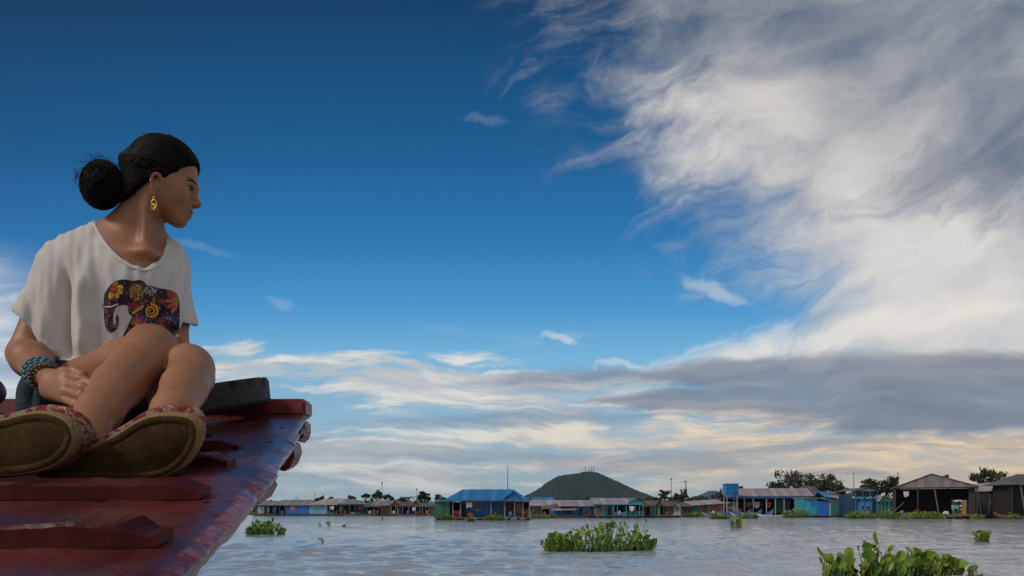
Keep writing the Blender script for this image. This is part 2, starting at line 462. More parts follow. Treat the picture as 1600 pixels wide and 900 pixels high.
hill('hill', [(800,797),(812,780),(822,774),(840,765),(856,753),(872,744),(890,741),(905,740),(912,737),(922,736.5),(934,739),(945,744),(965,753),(985,763),(1005,771),(1022,778),(1040,797)], 1500, 190, 1.2, 1.5)
hill('hill', [(1062,797),(1078,778),(1088,775),(1100,771),(1108,767),(1116,766.5),(1123,770),(1134,774),(1150,779),(1175,797)], 5200, 420, 5.5, 4)
hill('hill', [(1290,797),(1310,783),(1330,769),(1344,763),(1360,770),(1385,784),(1400,797)], 5600, 420, 8.1, 4)

# air
hz_m = bpy.data.materials.new('haze'); hz_m.use_nodes = True
ht = hz_m.node_tree; ht.nodes.clear()
ho = ht.nodes.new('ShaderNodeOutputMaterial'); hv = ht.nodes.new('ShaderNodeVolumePrincipled')
hv.inputs['Color'].default_value = (0.62, 0.79, 0.97, 1); hv.inputs['Density'].default_value = 0.00007
ht.links.new(hv.outputs[0], ho.inputs['Volume'])
mb = MB(); mb.box(-7500, 7500, -60, 6600, -2.0, 330)
HAZE = mb.build('haze', hz_m); tag(HAZE, kind='stuff')

# ================================================================== the boat she sits on
def paint_fn(tone, worn=0.5, edge=False):
    def fn(nt, co, base):
        x, y, z = nt.sep(co)
        grain = nt.noise(nt.vec(x*26, y*2.2, z*26), 1.0, 5, 0.62)
        blot = nt.noise(co, 5.0, 5, 0.6); fine = nt.noise(co, 60.0, 3, 0.6)
        c = nt.mix(nt.ss(blot*0.6 + grain*0.4, 0.36, 0.62), tuple(t*0.72 for t in tone), tuple(min(1, t*1.3) for t in tone))
        chip = nt.ss(blot*0.45 + grain*0.35 + fine*0.25, 0.70 - 0.12*worn, 0.78 - 0.12*worn)
        c = nt.mix(chip*0.75, c, (0.30, 0.13, 0.12))
        if edge:
            at = nt.node('ShaderNodeAttribute', attribute_name='rim'); e_ = S(nt, at.outputs['Fac'])
            we = nt.ss(e_ + (blot - 0.5)*0.50 + (grain - 0.5)*0.45, 0.60, 0.78)
            pk = nt.mix(nt.ss(fine*0.5 + blot*0.5, 0.42, 0.58), (0.15, 0.025, 0.024), (0.36, 0.15, 0.14))
            c = nt.mix(we*0.9, c, pk)
        dirt = nt.ss(nt.noise(nt.vec(x*9, y*3, z*9), 1.0, 6, 0.7), 0.60, 0.72)
        c = nt.mix(dirt*0.45, c, (0.035, 0.022, 0.020))
        h = grain*0.55 + blot*0.35 + fine*0.10 - chip*0.25
        return (c, h, nt.lin(blot*0.5 + grain*0.5, 0.3, 0.7, 0.17, 0.40))
    return fn
deck_m = mat('maroon_deck_paint', fn=paint_fn((0.092, 0.017, 0.014), 0.25, True), bump=0.009, spec=0.55)
cleat_m = mat('maroon_cleat_paint', fn=paint_fn((0.052, 0.008, 0.008), -0.8), bump=0.003, spec=0.10)
edge_m = mat('worn_red_paint', fn=paint_fn((0.17, 0.030, 0.028), 0.7), bump=0.012, spec=0.5)
beam_m = mat('red_beam_paint', fn=paint_fn((0.17, 0.030, 0.032), 0.35), bump=0.006, spec=0.5)
teal_m = mat('old_teal_paint', (0.020, 0.20, 0.27), 0.5, var=0.5, scale=9, bump=0.004)
hullp_m = mat('hull_paint', fn=paint_fn((0.12, 0.035, 0.03), 0.6), bump=0.006)

SL = 0.213; DZ0 = CH - 0.160          # deck slope and height at y = 0
def dz(y): return DZ0 + SL*y
BCX = -1.27                            # centre line
def redge(y):                          # starboard edge of the deck: from the picture, tapering to the bow
    ys = [-2.5, 0.0, 0.52, 0.80, 1.07, 1.30, 1.60, 2.0, 2.22]
    xs = [0.02, -0.160, -0.262, -0.314, -0.374, -0.425, -0.505, -0.612, -0.668]
    return float(np.interp(y, ys, xs))
boat = empty('wooden_boat', (BCX, 1.0, 0.0))
tag(boat, 'maroon wooden boat with an upswept cleated bow deck, the woman sitting on it', 'boat')
def bloc(mbuild):
    mbuild.v = [(x-BCX, y-1.0, z) for x, y, z in mbuild.v]; return mbuild

# deck: one planked sheet with seams between the planks, thickness 3.4 cm, rounded worn rim
ny, nx = 330, 130; y0, y1 = -2.4, 2.19
v = np.zeros(((ny+1)*(nx+1)*2, 3)); seams = [-0.98, -0.80, -0.60, -0.41, -0.20, 0.0, 0.21, 0.42, 0.61, 0.82]
for j in range(ny+1):
    y = y0 + (y1-y0)*(j/ny)**0.6 if False else y0 + (y1-y0)*j/ny
    half = redge(y) - BCX
    for i in range(nx+1):
        s = -1 + 2*i/nx
        s = math.copysign(1-(1-abs(s))**1.35, s)
        wob = 0.010*mnoise.noise(Vector((y*5.2, s*0.2, 1.0))) + 0.007*mnoise.noise(Vector((y*19, s, 4.0))) + 0.004*mnoise.noise(Vector((y*47, s, 4.0)))
        hx = half + (wob if abs(s) > 0.95 else 0)
        x = s*hx
        e = max(0.0, (abs(s)-0.955)/0.045)
        z = dz(y) - 0.016*e*e + 0.0022*mnoise.noise(Vector((x*9, y*3, 0)))
        g = min(abs(x/half - q_) for q_ in seams)*half
        z -= 0.0022*math.exp(-(g/0.005)**2)
        v[j*(nx+1)+i] = (x, y-1.0, z)
        v[(ny+1)*(nx+1) + j*(nx+1)+i] = (x - math.copysign(0.012*e*e, x), y-1.0, dz(y) - 0.036)
N0 = (ny+1)*(nx+1)
a = (np.arange(ny)[:, None]*(nx+1) + np.arange(nx)[None, :]).ravel()
top = np.stack([a, a+1, a+nx+2, a+nx+1], 1); botm = (top + N0)[:, ::-1]
jj = np.arange(ny)*(nx+1)
rs = np.stack([jj+nx, jj+nx+N0, jj+nx+nx+1+N0, jj+nx+nx+1], 1)
ls = np.stack([jj, jj+nx+1, jj+nx+1+N0, jj+N0], 1)
ii = np.arange(nx); fr = ny*(nx+1)
es = np.stack([fr+ii, fr+ii+1, fr+ii+1+N0, fr+ii+N0], 1)
bs = np.stack([ii+1, ii, ii+N0, ii+1+N0], 1)
deck = np_mesh('deck', v, np.concatenate([top, botm, rs, ls, es, bs]), deck_m, boat)
ra = deck.data.attributes.new('rim', 'FLOAT', 'POINT'); rim = np.zeros(len(v))
for k in range(len(v)):
    half = redge(v[k][1]+1.0)-BCX; dd = half-abs(v[k][0])
    rim[k] = 1.0 if (k >= N0 or dd < 0.004) else max(0.0, 1-dd/0.050)
ra.data.foreach_set('value', rim.astype(np.float32))

# hull below the deck, drawn in under the overhang, curving down to the keel
mb = MB(); st = []
for y in np.linspace(-2.4, 2.10, 22):
    t = (y+2.4)/4.5
    half = (redge(y)-BCX)
    keel = -0.35 + 1.55*max(0.0, (t-0.35)/0.65)**2.2
    ring = []
    for k in range(9):
        u = k/8.0; zz = (dz(y)-0.037)*(1-u) + keel*u; ww = max(0.02*(1-u), (half-0.12)*(1-u)**0.75*(1-0.30*u) - 0.30*min(0.5, (dz(y)-zz))) if 0 < u < 1 else ((half-0.12) if u == 0 else 0.0)
        ring.append((ww, y-1.0, zz))
    st.append([(-p[0], p[1], p[2]) for p in ring[:-1]] + [ring[-1]] + ring[:-1][::-1])
m_ = len(st[0]); vs = [p for r_ in st for p in r_]
fs = [(j*m_+k, (j+1)*m_+k, (j+1)*m_+k+1, j*m_+k+1) for j in range(len(st)-1) for k in range(m_-1)]
fs += [tuple(range(m_)), tuple(range((len(st)-1)*m_, len(st)*m_))]
mb.add(vs, fs); mb.build('hull', hullp_m, boat, smooth=True)

# foot cleats across the deck: (near y, right end px, front height)
def cleat(y, xr, xl, hgt, wid, seed):
    mb = MB(); rows = []
    n_ = 90
    for i in range(n_+1):
        x = xl + (xr-xl)*(0.5-0.5*math.cos(math.pi*i/n_))
        t = min(1.0, (xr-x)/0.030); t = max(0.30, t)
        h = hgt*(0.35+0.65*t) + 0.0022*mnoise.noise(Vector((x*14, y*3, seed)))
        wd = wid*(0.72+0.28*t)
        yo = 0.004*mnoise.noise(Vector((x*6, seed, 1.0)))
        zb = 0.0005
        sec = [(-wd, zb), (-wd*0.98, h*0.84), (-wd*0.84, h*0.99), (wd*0.82, h), (wd*0.97, h*0.85), (wd, zb)]
        rows.append([(x-BCX, y+a_+yo-1.0, dz(y+a_)+b_ + (0.0025*mnoise.noise(Vector((x*40, a_*50, seed))) if b_ > 0.01 else 0)) for a_, b_ in sec])
    m_ = 6; vs = [p for r_ in rows for p in r_]
    fs = [(j*m_+k, (j+1)*m_+k, (j+1)*m_+(k+1) % m_, j*m_+(k+1) % m_) for j in range(n_) for k in range(m_)]
    fs += [tuple(range(m_))[::-1], tuple(range(n_*m_, (n_+1)*m_))]
    mb.add(vs, fs)
    o = mb.build('cleat', cleat_m, boat, smooth=False); return o
for y, pxr, hg, wd, s_ in ((0.612, 258, 0.021, 0.020, 1), (0.825, 320, 0.020, 0.022, 2), (1.085, 362, 0.019, 0.022, 3), (1.30, 378, 0.017, 0.020, 4), (1.52, 335, 0.014, 0.018, 5)):
    cleat(y, X(pxr, y), 2*BCX - X(pxr, y), hg, wd, s_)
# rusty nail heads along the right edge
nail_m = mat('rusty_nail', (0.03, 0.018, 0.015), 0.7)
for px, yy in ((440, 1.75), (424, 1.42), (392, 1.10), (352, 0.80)):
    mb = MB(); mb.sphere((redge(yy)-BCX-0.045, yy-1.0, dz(yy)-0.0005), 0.0055, 8, 5, sz=0.30); mb.build('nail_head', nail_m, boat, smooth=True)

# bow beam across the end of the deck and the carved bracket ends that show below the edge
def rbox(c, s, bevel=0.008):
    mb = MB(); mb.box(c[0]-s[0]/2, c[0]+s[0]/2, c[1]-s[1]/2, c[1]+s[1]/2, c[2]-s[2]/2, c[2]+s[2]/2); return mb
zt = dz(2.2)
mb = rbox((BCX, 2.235, zt+0.022), (2*0.605, 0.085, 0.056)); bloc(mb).build('bow_beam', beam_m, boat, bevel=0.008)
for sgn in (1, -1):
    mb = MB(); xe = 0.605
    pr = [(xe-0.075, -0.016), (xe-0.004, -0.016), (xe-0.003, -0.060), (xe-0.016, -0.082), (xe-0.030, -0.088), (xe-0.06, -0.066), (xe-0.075, -0.05)]
    mb.prism([Vector((BCX+sgn*a_, 2.20, zt+b_)) for a_, b_ in pr], (0, 0.075, 0))
    bloc(mb).build('beam_knee', edge_m, boat, bevel=0.006)
    mb = MB(); mb.prism([Vector((BCX+sgn*a_, 2.188, zt+b_)) for a_, b_ in ((xe-0.078, -0.040), (xe-0.045, -0.044), (xe-0.045, -0.078), (xe-0.078, -0.07))], (0, 0.010, 0))
    bloc(mb).build('knee_panel', teal_m, boat)
# frame ends under the rim: rounded brackets
def bracket(y, hgt, out, sgn, seed):
    xe = redge(y); mb = MB()
    base = [(-0.10, -0.030), (out, -0.022), (out+0.006, -hgt*0.55), (out-0.004, -hgt*0.86), (out-0.018, -hgt), (-0.03, -hgt*0.97), (-0.045, -hgt*0.6), (-0.10, -hgt*0.5)]
    pts = [Vector((xe + a_ + 0.003*mnoise.noise(Vector((seed, i, 0))), y, dz(y)+b_)) for i, (a_, b_) in enumerate(base)]
    if sgn < 0: pts = [Vector((2*BCX-p.x, p.y, p.z)) for p in pts]
    mb.prism(pts, (0, 0.06, 0.012))
    bloc(mb).build('bracket', edge_m, boat, bevel=0.006)
    mb = MB()
    tp = [Vector((xe + a_, y-0.007, dz(y)+b_)) for a_, b_ in ((-0.05, -hgt*0.42), (out-0.024, -hgt*0.48), (out-0.028, -hgt*0.95), (-0.025, -hgt*0.98), (-0.045, -hgt*0.75))]
    if sgn < 0: tp = [Vector((2*BCX-p.x, p.y, p.z)) for p in tp]
    mb.prism(tp, (0, 0.005, 0)); bloc(mb).build('bracket_paint', teal_m, boat)
for sgn in (1, -1):
    bracket(1.93, 0.046, -0.006, sgn, 1.0)
    bracket(1.55, 0.084, -0.008, sgn, 2.0)
    bracket(1.04, 0.060, -0.016, sgn, 3.0)

# ---- the old tyre behind her
rub_m = mat('old_rubber', (0.021, 0.022, 0.024), 0.62, spec=0.35, var=0.45, scale=22, bump=0.004, bscale=60)
tyre = empty('car_tyre', (-1.02, 1.99, dz(1.99)))
tag(tyre, 'worn black rubber tyre lying flat on the bow deck behind the woman', 'tyre')
mb = MB(); prof = [(0.195, 0.008), (0.215, 0.0), (0.270, 0.0), (0.299, 0.004), (0.304, 0.012), (0.304, 0.046), (0.304, 0.066), (0.300, 0.075), (0.270, 0.079), (0.215, 0.079), (0.195, 0.071), (0.200, 0.064), (0.236, 0.061), (0.262, 0.040), (0.236, 0.018), (0.200, 0.014)]; nu = 216; m_ = len(prof); vs = []
for i in range(nu):
    a = 2*math.pi*i/nu
    for k, (r_, z_) in enumerate(prof):
        rr = r_
        if k in (6, 7) and i % 9 < 3: rr -= 0.014
        xx = rr*math.cos(a); vs.append((xx, rr*math.sin(a), z_ + 0.42*max(0.0, xx)**2))
fs = [(i*m_+k, ((i+1) % nu)*m_+k, ((i+1) % nu)*m_+(k+1) % m_, i*m_+(k+1) % m_) for i in range(nu) for k in range(m_)]
mb.add(vs, fs); tc_ = mb.build('carcass', rub_m, tyre, smooth=False)
tyre.rotation_euler = (math.atan(SL)-R(0.5), R(-1.5), 0); tyre.location.z += 0.001

# ---- rope and dark bundle at the left edge of the picture
rope_m = mat('manila_rope', (0.16, 0.105, 0.065), 0.85, var=0.4, scale=40, bump=0.003)
mb = MB(); ctr = P(-46, 652, 1.50); ctr.z = dz(1.5)
pts = []
for t in np.linspace(0, 1, 150):
    a = t*2*math.pi*3.0; r_ = 0.085 + 0.028*t
    pts.append((ctr.x + r_*math.cos(a)*1.15, 1.50 + r_*math.sin(a), 0))
pts = [Vector((x, y, dz(y) + 0.014 + 0.022*(i/150))) for i, (x, y, _) in enumerate(pts)]
for k in range(3):
    tw = []
    for i, p in enumerate(pts):
        a = i*0.9 + k*2.094
        tw.append(p + Vector((0.0045*math.cos(a)*0.8, 0.0045*math.cos(a)*0.6, 0.0055*math.sin(a))))
    mb.tube(tw, 0.0065, 6)
tag(mb.build('rope', rope_m, smooth=True), 'coil of brown twisted rope lying on the maroon deck', 'rope')

purp_m = mat('dark_purple_cloth', (0.020, 0.009, 0.026), 0.5, var=0.3, scale=8, bump=0.004)
bc = P(-29, 611, 1.95)
bag = empty('buoy', (bc.x, bc.y, dz(bc.y)))
tag(bag, 'dark purple rounded buoy standing on the deck at the left rim of the photo', 'buoy')
rad = 0.058; hgt = bc.z - dz(bc.y)
mb = MB(); mb.sphere((0, 0, hgt), rad, 28, 18, sz=0.86*1.0); 
for i in range(14): pass
mb.build('ball', purp_m, bag, smooth=True)
mb = MB(); mb.bar((0, 0, 0), (0, 0, hgt-rad*0.7), 0.030, 14, 0.022); mb.build('stem', purp_m, bag, smooth=True)
# ================================================================== floating village
def tin_fn(col, rust, pitch=0.16):
    def fn(nt, co, base):
        x, y, z = nt.sep(co)
        ribs = nt.wave(nt.vec(x, 0.0, 0.0), 1/pitch/6.283*6.283, 0, 0)
        sheet = nt.noise(nt.vec(x*1.1, 0.0, y*0.02), 1.0, 0, 0.5)
        n1 = nt.noise(nt.vec(x*1.4, y*0.5, z*0.5), 1.0, 5, 0.65); n2 = nt.noise(co, 5, 4, 0.6)
        c = nt.mix(nt.ss(sheet*0.6 + n1*0.4, 0.36, 0.64), tuple(q_*0.72 for q_ in col), tuple(min(1, q_*1.22) for q_ in col))
        rr = nt.ss(n1*0.7 + n2*0.3, 0.66 - 0.2*rust, 0.80 - 0.2*rust)
        c = nt.mix(rr*0.8, c, (0.13, 0.060, 0.035))
        return (c, ribs)
    return fn
def tin(name, col, rust=0.3): return mat(name, fn=tin_fn(col, rust), bump=0.03, rough=0.5)
def plank_fn(col, vert=True, pitch=0.2, wear=0.35):
    def fn(nt, co, base):
        x, y, z = nt.sep(co)
        s = (x + y) if vert else z
        f = nt.math('FRACT', s/pitch); idx = nt.math('FLOOR', s/pitch)
        gap = nt.ss(f, 0.0, 0.06)*nt.ss(f, 1.0, 0.94)
        tone = nt.noise(nt.vec(idx*3.7, 0.0, 0.0), 1.0, 0, 0.5)
        n1 = nt.noise(nt.vec(x*2, y*2, z*0.7), 1.0, 5, 0.65)
        c = nt.mix(nt.ss(tone*0.5 + n1*0.5, 0.34, 0.64), tuple(q_*(1-wear) for q_ in col), tuple(min(1, q_*(1+wear*0.8)) for q_ in col))
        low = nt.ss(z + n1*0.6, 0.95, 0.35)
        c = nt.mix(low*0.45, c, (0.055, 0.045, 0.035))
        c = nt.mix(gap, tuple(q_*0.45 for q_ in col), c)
        return (c, gap)
    return fn
def plank(name, col, vert=True, pitch=0.2, wear=0.35): return mat(name, fn=plank_fn(col, vert, pitch, wear), bump=0.015, rough=0.65)

T_grey = tin('grey_tin', (0.31, 0.285, 0.295), 0.55); T_mauve = tin('mauve_tin', (0.42, 0.36, 0.385), 0.45)
T_pale = tin('pale_tin', (0.50, 0.45, 0.47), 0.42); T_rust = tin('rusty_tin', (0.20, 0.085, 0.060), 0.5)
T_blue = tin('blue_tin', (0.015, 0.24, 0.62), 0.0); T_brown = tin('brown_tin', (0.19, 0.13, 0.10), 0.6); T_dark = tin('dark_tin', (0.13, 0.125, 0.13), 0.3)
T_teal = tin('teal_tin', (0.06, 0.26, 0.34), 0.15)
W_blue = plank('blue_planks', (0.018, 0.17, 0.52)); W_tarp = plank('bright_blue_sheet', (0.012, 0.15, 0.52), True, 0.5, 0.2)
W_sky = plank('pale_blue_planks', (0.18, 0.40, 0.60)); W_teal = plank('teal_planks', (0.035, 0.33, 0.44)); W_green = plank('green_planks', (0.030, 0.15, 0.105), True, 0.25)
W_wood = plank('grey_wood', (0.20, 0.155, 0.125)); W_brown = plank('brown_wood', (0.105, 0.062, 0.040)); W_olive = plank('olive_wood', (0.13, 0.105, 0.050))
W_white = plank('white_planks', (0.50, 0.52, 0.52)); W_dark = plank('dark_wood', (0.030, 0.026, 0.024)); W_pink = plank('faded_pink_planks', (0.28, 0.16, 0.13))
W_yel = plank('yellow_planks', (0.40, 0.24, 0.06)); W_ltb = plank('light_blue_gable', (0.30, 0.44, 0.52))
P_teal = mat('teal_post_paint', (0.05, 0.26, 0.34), 0.6); P_wood = mat('post_wood', (0.16, 0.12, 0.095), 0.8); P_pale = mat('pale_post', (0.36, 0.38, 0.38), 0.7); P_dark = mat('dark_post', (0.055, 0.045, 0.04), 0.8); P_blue = mat('blue_post', (0.03, 0.2, 0.45), 0.6)
M_glass = mat('dark_window', (0.012, 0.015, 0.018), 0.15); M_frame = mat('pale_frame', (0.42, 0.44, 0.44), 0.6); M_dimw = mat('dim_interior', (0.030, 0.030, 0.034), 0.9)  # dim_interior: dark colour painting doorway shade, also plain dark cloth
M_log = mat('wet_logs', (0.035, 0.028, 0.022), 0.7, var=0.4); M_white = mat('white_cloth', (0.62, 0.62, 0.60), 0.9, var=0.12, bump=0.02)
M_red = mat('red_plastic', (0.42, 0.030, 0.022), 0.45, var=0.2); M_orange = mat('orange_cloth', (0.62, 0.13, 0.025), 0.9, var=0.2); M_bluep = mat('blue_plastic', (0.02, 0.16, 0.44), 0.45)
M_darkred = mat('dark_red_cloth', (0.16, 0.018, 0.02), 0.9); M_green = mat('green_paint', (0.03, 0.13, 0.08), 0.6); M_steel = mat('mast_steel', (0.22, 0.22, 0.23), 0.5, 0.4)

LABELS = {}
class House:
    """a floating house at distance Y whose shapes are given in photo pixels; everything is kept local to its base"""
    def __init__(s, name, label, cx, Y, cat='house', group=None, base=True):
        s.Y = Y; s.cx = cx; s.root = empty(name, (X(cx, Y), Y, 0.0)); tag(s.root, label, cat, group)
    def x(s, px): return (px - s.cx)/F*s.Y
    def z(s, py): return Z(py, s.Y)
    def part(s, mb, name, m, bevel=0, smooth=False, parent=None): return mb.build(name, m, parent or s.root, bevel=bevel, smooth=smooth)
    def platform(s, x0, x1, front=1.2, depth=6.0, zt=0.35, m=None):
        mb = MB(); mb.box(s.x(x0), s.x(x1), -front, depth, zt-0.12, zt); s.part(mb, 'platform', m or W_wood)
        mb = MB(); k = max(3, int((s.x(x1)-s.x(x0))/1.1))
        for i in range(k):
            xx = s.x(x0) + 0.3 + (s.x(x1)-s.x(x0)-0.6)*i/max(1, k-1)
            mb.bar((xx, -front+0.15, 0.02), (xx, depth-0.1, 0.02), 0.22, 8)
        s.part(mb, 'float_logs', M_log)
    def wall(s, x0, x1, ytop, ybot, m, y=0.0, t=0.12, name='wall'):
        mb = MB(); zb = s.z(ybot) if ybot else 0.35
        mb.box(s.x(x0), s.x(x1), y, y+t, zb, s.z(ytop)); return s.part(mb, name, m)
    def body(s, x0, x1, ytop, m, y=0.0, depth=5.0, zb=0.353, name='wall'):
        mb = MB(); mb.box(s.x(x0), s.x(x1), y, y+depth, zb, s.z(ytop)); return s.part(mb, name, m)
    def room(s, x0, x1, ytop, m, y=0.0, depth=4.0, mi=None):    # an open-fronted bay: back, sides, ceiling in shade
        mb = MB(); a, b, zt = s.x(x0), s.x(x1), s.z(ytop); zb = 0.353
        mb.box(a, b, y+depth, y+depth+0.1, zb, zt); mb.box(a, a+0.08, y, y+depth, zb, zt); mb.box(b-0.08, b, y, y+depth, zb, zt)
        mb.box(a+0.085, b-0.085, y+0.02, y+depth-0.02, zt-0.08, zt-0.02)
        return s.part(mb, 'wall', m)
    def gable_x(s, x0, x1, ye, yr, m, y0=-1.0, y1=6.0, hipl=0.0, hipr=0.0, t=0.06, wallm=None):   # ridge runs across the picture
        a, b, ze, zr = s.x(x0), s.x(x1), s.z(ye), s.z(yr); ym = (y0+y1)/2
        up = Vector((0, 0, t)); mb = MB()
        zr = CH + (zr-CH)*(s.Y+ym)/s.Y      # keep the ridge where the picture has it at the ridge's own distance
        ze0 = CH + (ze-CH)*(s.Y+y0)/s.Y
        f1 = [Vector((a, y0, ze0)), Vector((b, y0, ze0)), Vector((b-hipr, ym, zr)), Vector((a+hipl, ym, zr))]
        f2 = [Vector((b, y1, ze0)), Vector((a, y1, ze0)), Vector((a+hipl, ym, zr)), Vector((b-hipr, ym, zr))]
        mb.prism(f1, up); mb.prism(f2, up)
        if hipl > 0.2: mb.prism([Vector((a, y1, ze0)), Vector((a, y0, ze0)), Vector((a+hipl, ym, zr))], up)
        if hipr > 0.2: mb.prism([Vector((b, y0, ze0)), Vector((b, y1, ze0)), Vector((b-hipr, ym, zr))], up)
        r_ = s.part(mb, 'roof', m)
        if wallm:
            for q_ in ((a+0.15) if hipl < 0.2 else None, (b-0.15) if hipr < 0.2 else None):
                if q_ is None: continue
                mb = MB(); mb.prism([Vector((q_-0.05, y0+0.4, ze0)), Vector((q_-0.05, y1-0.4, ze0)), Vector((q_-0.05, ym, zr-0.1))], (0.1, 0, 0)); s.part(mb, 'gable_wall', wallm)
        return r_
    def gable_y(s, x0, x1, ye, yr, m, wallm, y0=-0.8, y1=6.0, t=0.06, xa=None):     # gable end faces us
        a, b, ze, zr = s.x(x0), s.x(x1), s.z(ye), s.z(yr); xm = s.x(xa) if xa else (a+b)/2; up = Vector((0, 0, t))
        mb = MB()
        mb.prism([Vector((a, y0, ze)), Vector((xm, y0, zr)), Vector((xm, y1, zr)), Vector((a, y1, ze))], up)
        mb.prism([Vector((xm, y0, zr)), Vector((b, y0, ze)), Vector((b, y1, ze)), Vector((xm, y1, zr))], up)
        s.part(mb, 'roof', m)
        mb = MB(); e = 0.12
        mb.prism([Vector((a+e, y0+0.22, ze-0.01)), Vector((b-e, y0+0.22, ze-0.01)), Vector((xm, y0+0.22, zr-0.03))], (0, 0.08, 0)); s.part(mb, 'gable_wall', wallm)
    def shed(s, x0, x1, yf, yb, m, y0=-0.8, y1=4.0, t=0.06, yl=None, name='roof'):    # one slope; yf front edge, yb back edge rows at the left and right
        a, b = s.x(x0), s.x(x1); zf = s.z(yf); zb_ = CH + (s.z(yb)-CH)*(s.Y+y1)/s.Y; dl = 0 if yl is None else s.z(yl)-zf
        mb = MB(); mb.prism([Vector((a, y0, zf+dl)), Vector((b, y0, zf)), Vector((b, y1, zb_)), Vector((a, y1, zb_+dl))], (0, 0, t)); return s.part(mb, name, m)
    def posts(s, xs, ytop, m, y=-0.85, r=0.05, zb=0.35):
        for px in xs:
            mb = MB(); mb.bar((s.x(px), y, zb), (s.x(px), y, s.z(ytop)), r, 6); s.part(mb, 'porch_post', m)
    def rail(s, x0, x1, yt, m, y=-0.85, pale=True):
        mb = MB(); a, b, zt = s.x(x0), s.x(x1), s.z(yt)
        mb.bar((a, y, zt), (b, y, zt), 0.04, 5); mb.bar((a, y, 0.48), (b, y, 0.48), 0.03, 5)
        k = max(3, int((b-a)/0.22))
        for i in range(k+1): mb.box(a+(b-a)*i/k-0.03, a+(b-a)*i/k+0.03, y-0.015, y+0.015, 0.44, zt)
        s.part(mb, 'railing', m)
    def window(s, x0, x1, y0, y1, y=-0.004, m=None, fm=None):
        a, b, zt, zb = s.x(x0), s.x(x1), s.z(y0), s.z(y1); f_ = 0.07; mb = MB()
        mb.box(a-f_, a, y-0.05, y+0.02, zb-f_, zt+f_); mb.box(b, b+f_, y-0.05, y+0.02, zb-f_, zt+f_)
        mb.box(a, b, y-0.05, y+0.02, zt, zt+f_); mb.box(a, b, y-0.05, y+0.02, zb-f_, zb); mb.box((a+b)/2-0.02, (a+b)/2+0.02, y-0.04, y+0.01, zb, zt)
        o = s.part(mb, 'window', fm or M_frame)
        mb = MB(); mb.box(a, b, y-0.02, y+0.005, zb, zt); s.part(mb, 'pane', m or M_glass, parent=o)
    def door(s, x0, x1, y0, m, y=-0.02):
        mb = MB(); mb.box(s.x(x0), s.x(x1), y-0.03, y+0.02, 0.36, s.z(y0)); o = s.part(mb, 'door', m)
        mb = MB(); mb.sphere((s.x(x1)-0.08, y-0.05, 1.2), 0.035, 6, 4); s.part(mb, 'handle', M_steel, parent=o)
    def trim(s, x0, x1, y0, y1, m, y=-0.9, d=0.06, name='fascia'):
        mb = MB(); mb.box(s.x(x0), s.x(x1), y, y+d, s.z(y1), s.z(y0)); s.part(mb, name, m)

HG = 'floating houses along the far bank'
# ---------------- left row (about 150 m off)
Y = 150.0
h = House('floating_house', 'small grey shack with white tin front, half behind the boat bow', 416, Y, group=HG)
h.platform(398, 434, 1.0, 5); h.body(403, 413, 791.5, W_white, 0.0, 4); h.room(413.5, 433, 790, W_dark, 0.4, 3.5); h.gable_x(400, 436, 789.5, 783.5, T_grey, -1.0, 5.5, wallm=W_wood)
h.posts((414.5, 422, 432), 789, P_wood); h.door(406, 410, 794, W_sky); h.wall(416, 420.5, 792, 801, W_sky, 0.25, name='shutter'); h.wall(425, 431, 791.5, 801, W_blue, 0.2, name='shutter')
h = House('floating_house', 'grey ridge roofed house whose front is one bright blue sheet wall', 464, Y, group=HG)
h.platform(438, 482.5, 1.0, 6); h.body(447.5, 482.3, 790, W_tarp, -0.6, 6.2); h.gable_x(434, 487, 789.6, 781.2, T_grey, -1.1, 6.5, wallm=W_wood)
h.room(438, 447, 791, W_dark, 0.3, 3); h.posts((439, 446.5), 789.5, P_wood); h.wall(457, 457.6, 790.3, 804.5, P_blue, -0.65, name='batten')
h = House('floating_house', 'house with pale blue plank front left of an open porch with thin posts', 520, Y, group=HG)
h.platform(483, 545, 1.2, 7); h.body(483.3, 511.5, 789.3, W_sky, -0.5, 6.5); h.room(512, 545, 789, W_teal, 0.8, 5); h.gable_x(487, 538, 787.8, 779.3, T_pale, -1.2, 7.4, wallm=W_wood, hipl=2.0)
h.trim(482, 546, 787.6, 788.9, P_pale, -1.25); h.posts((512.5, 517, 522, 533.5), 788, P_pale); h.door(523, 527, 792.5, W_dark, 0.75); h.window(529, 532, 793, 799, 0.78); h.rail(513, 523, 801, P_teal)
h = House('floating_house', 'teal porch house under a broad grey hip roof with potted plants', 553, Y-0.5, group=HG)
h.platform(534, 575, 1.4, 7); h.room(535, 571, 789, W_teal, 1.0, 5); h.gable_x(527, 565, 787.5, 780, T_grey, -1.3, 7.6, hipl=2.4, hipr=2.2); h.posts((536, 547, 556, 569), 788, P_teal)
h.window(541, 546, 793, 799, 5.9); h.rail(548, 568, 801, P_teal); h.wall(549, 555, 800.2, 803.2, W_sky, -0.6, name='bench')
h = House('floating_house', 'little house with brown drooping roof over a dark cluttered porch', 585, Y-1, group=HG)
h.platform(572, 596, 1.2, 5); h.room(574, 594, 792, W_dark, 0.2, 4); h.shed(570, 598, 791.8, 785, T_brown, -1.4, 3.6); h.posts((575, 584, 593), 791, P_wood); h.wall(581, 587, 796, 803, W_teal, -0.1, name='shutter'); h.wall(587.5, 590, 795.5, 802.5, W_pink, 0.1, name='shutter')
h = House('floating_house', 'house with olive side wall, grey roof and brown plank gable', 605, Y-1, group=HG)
h.platform(592, 626, 1.2, 6); h.body(594, 611.5, 790, W_olive, 0.0, 5.5); h.gable_x(580, 613, 790, 782.4, T_grey, -0.8, 6.2)
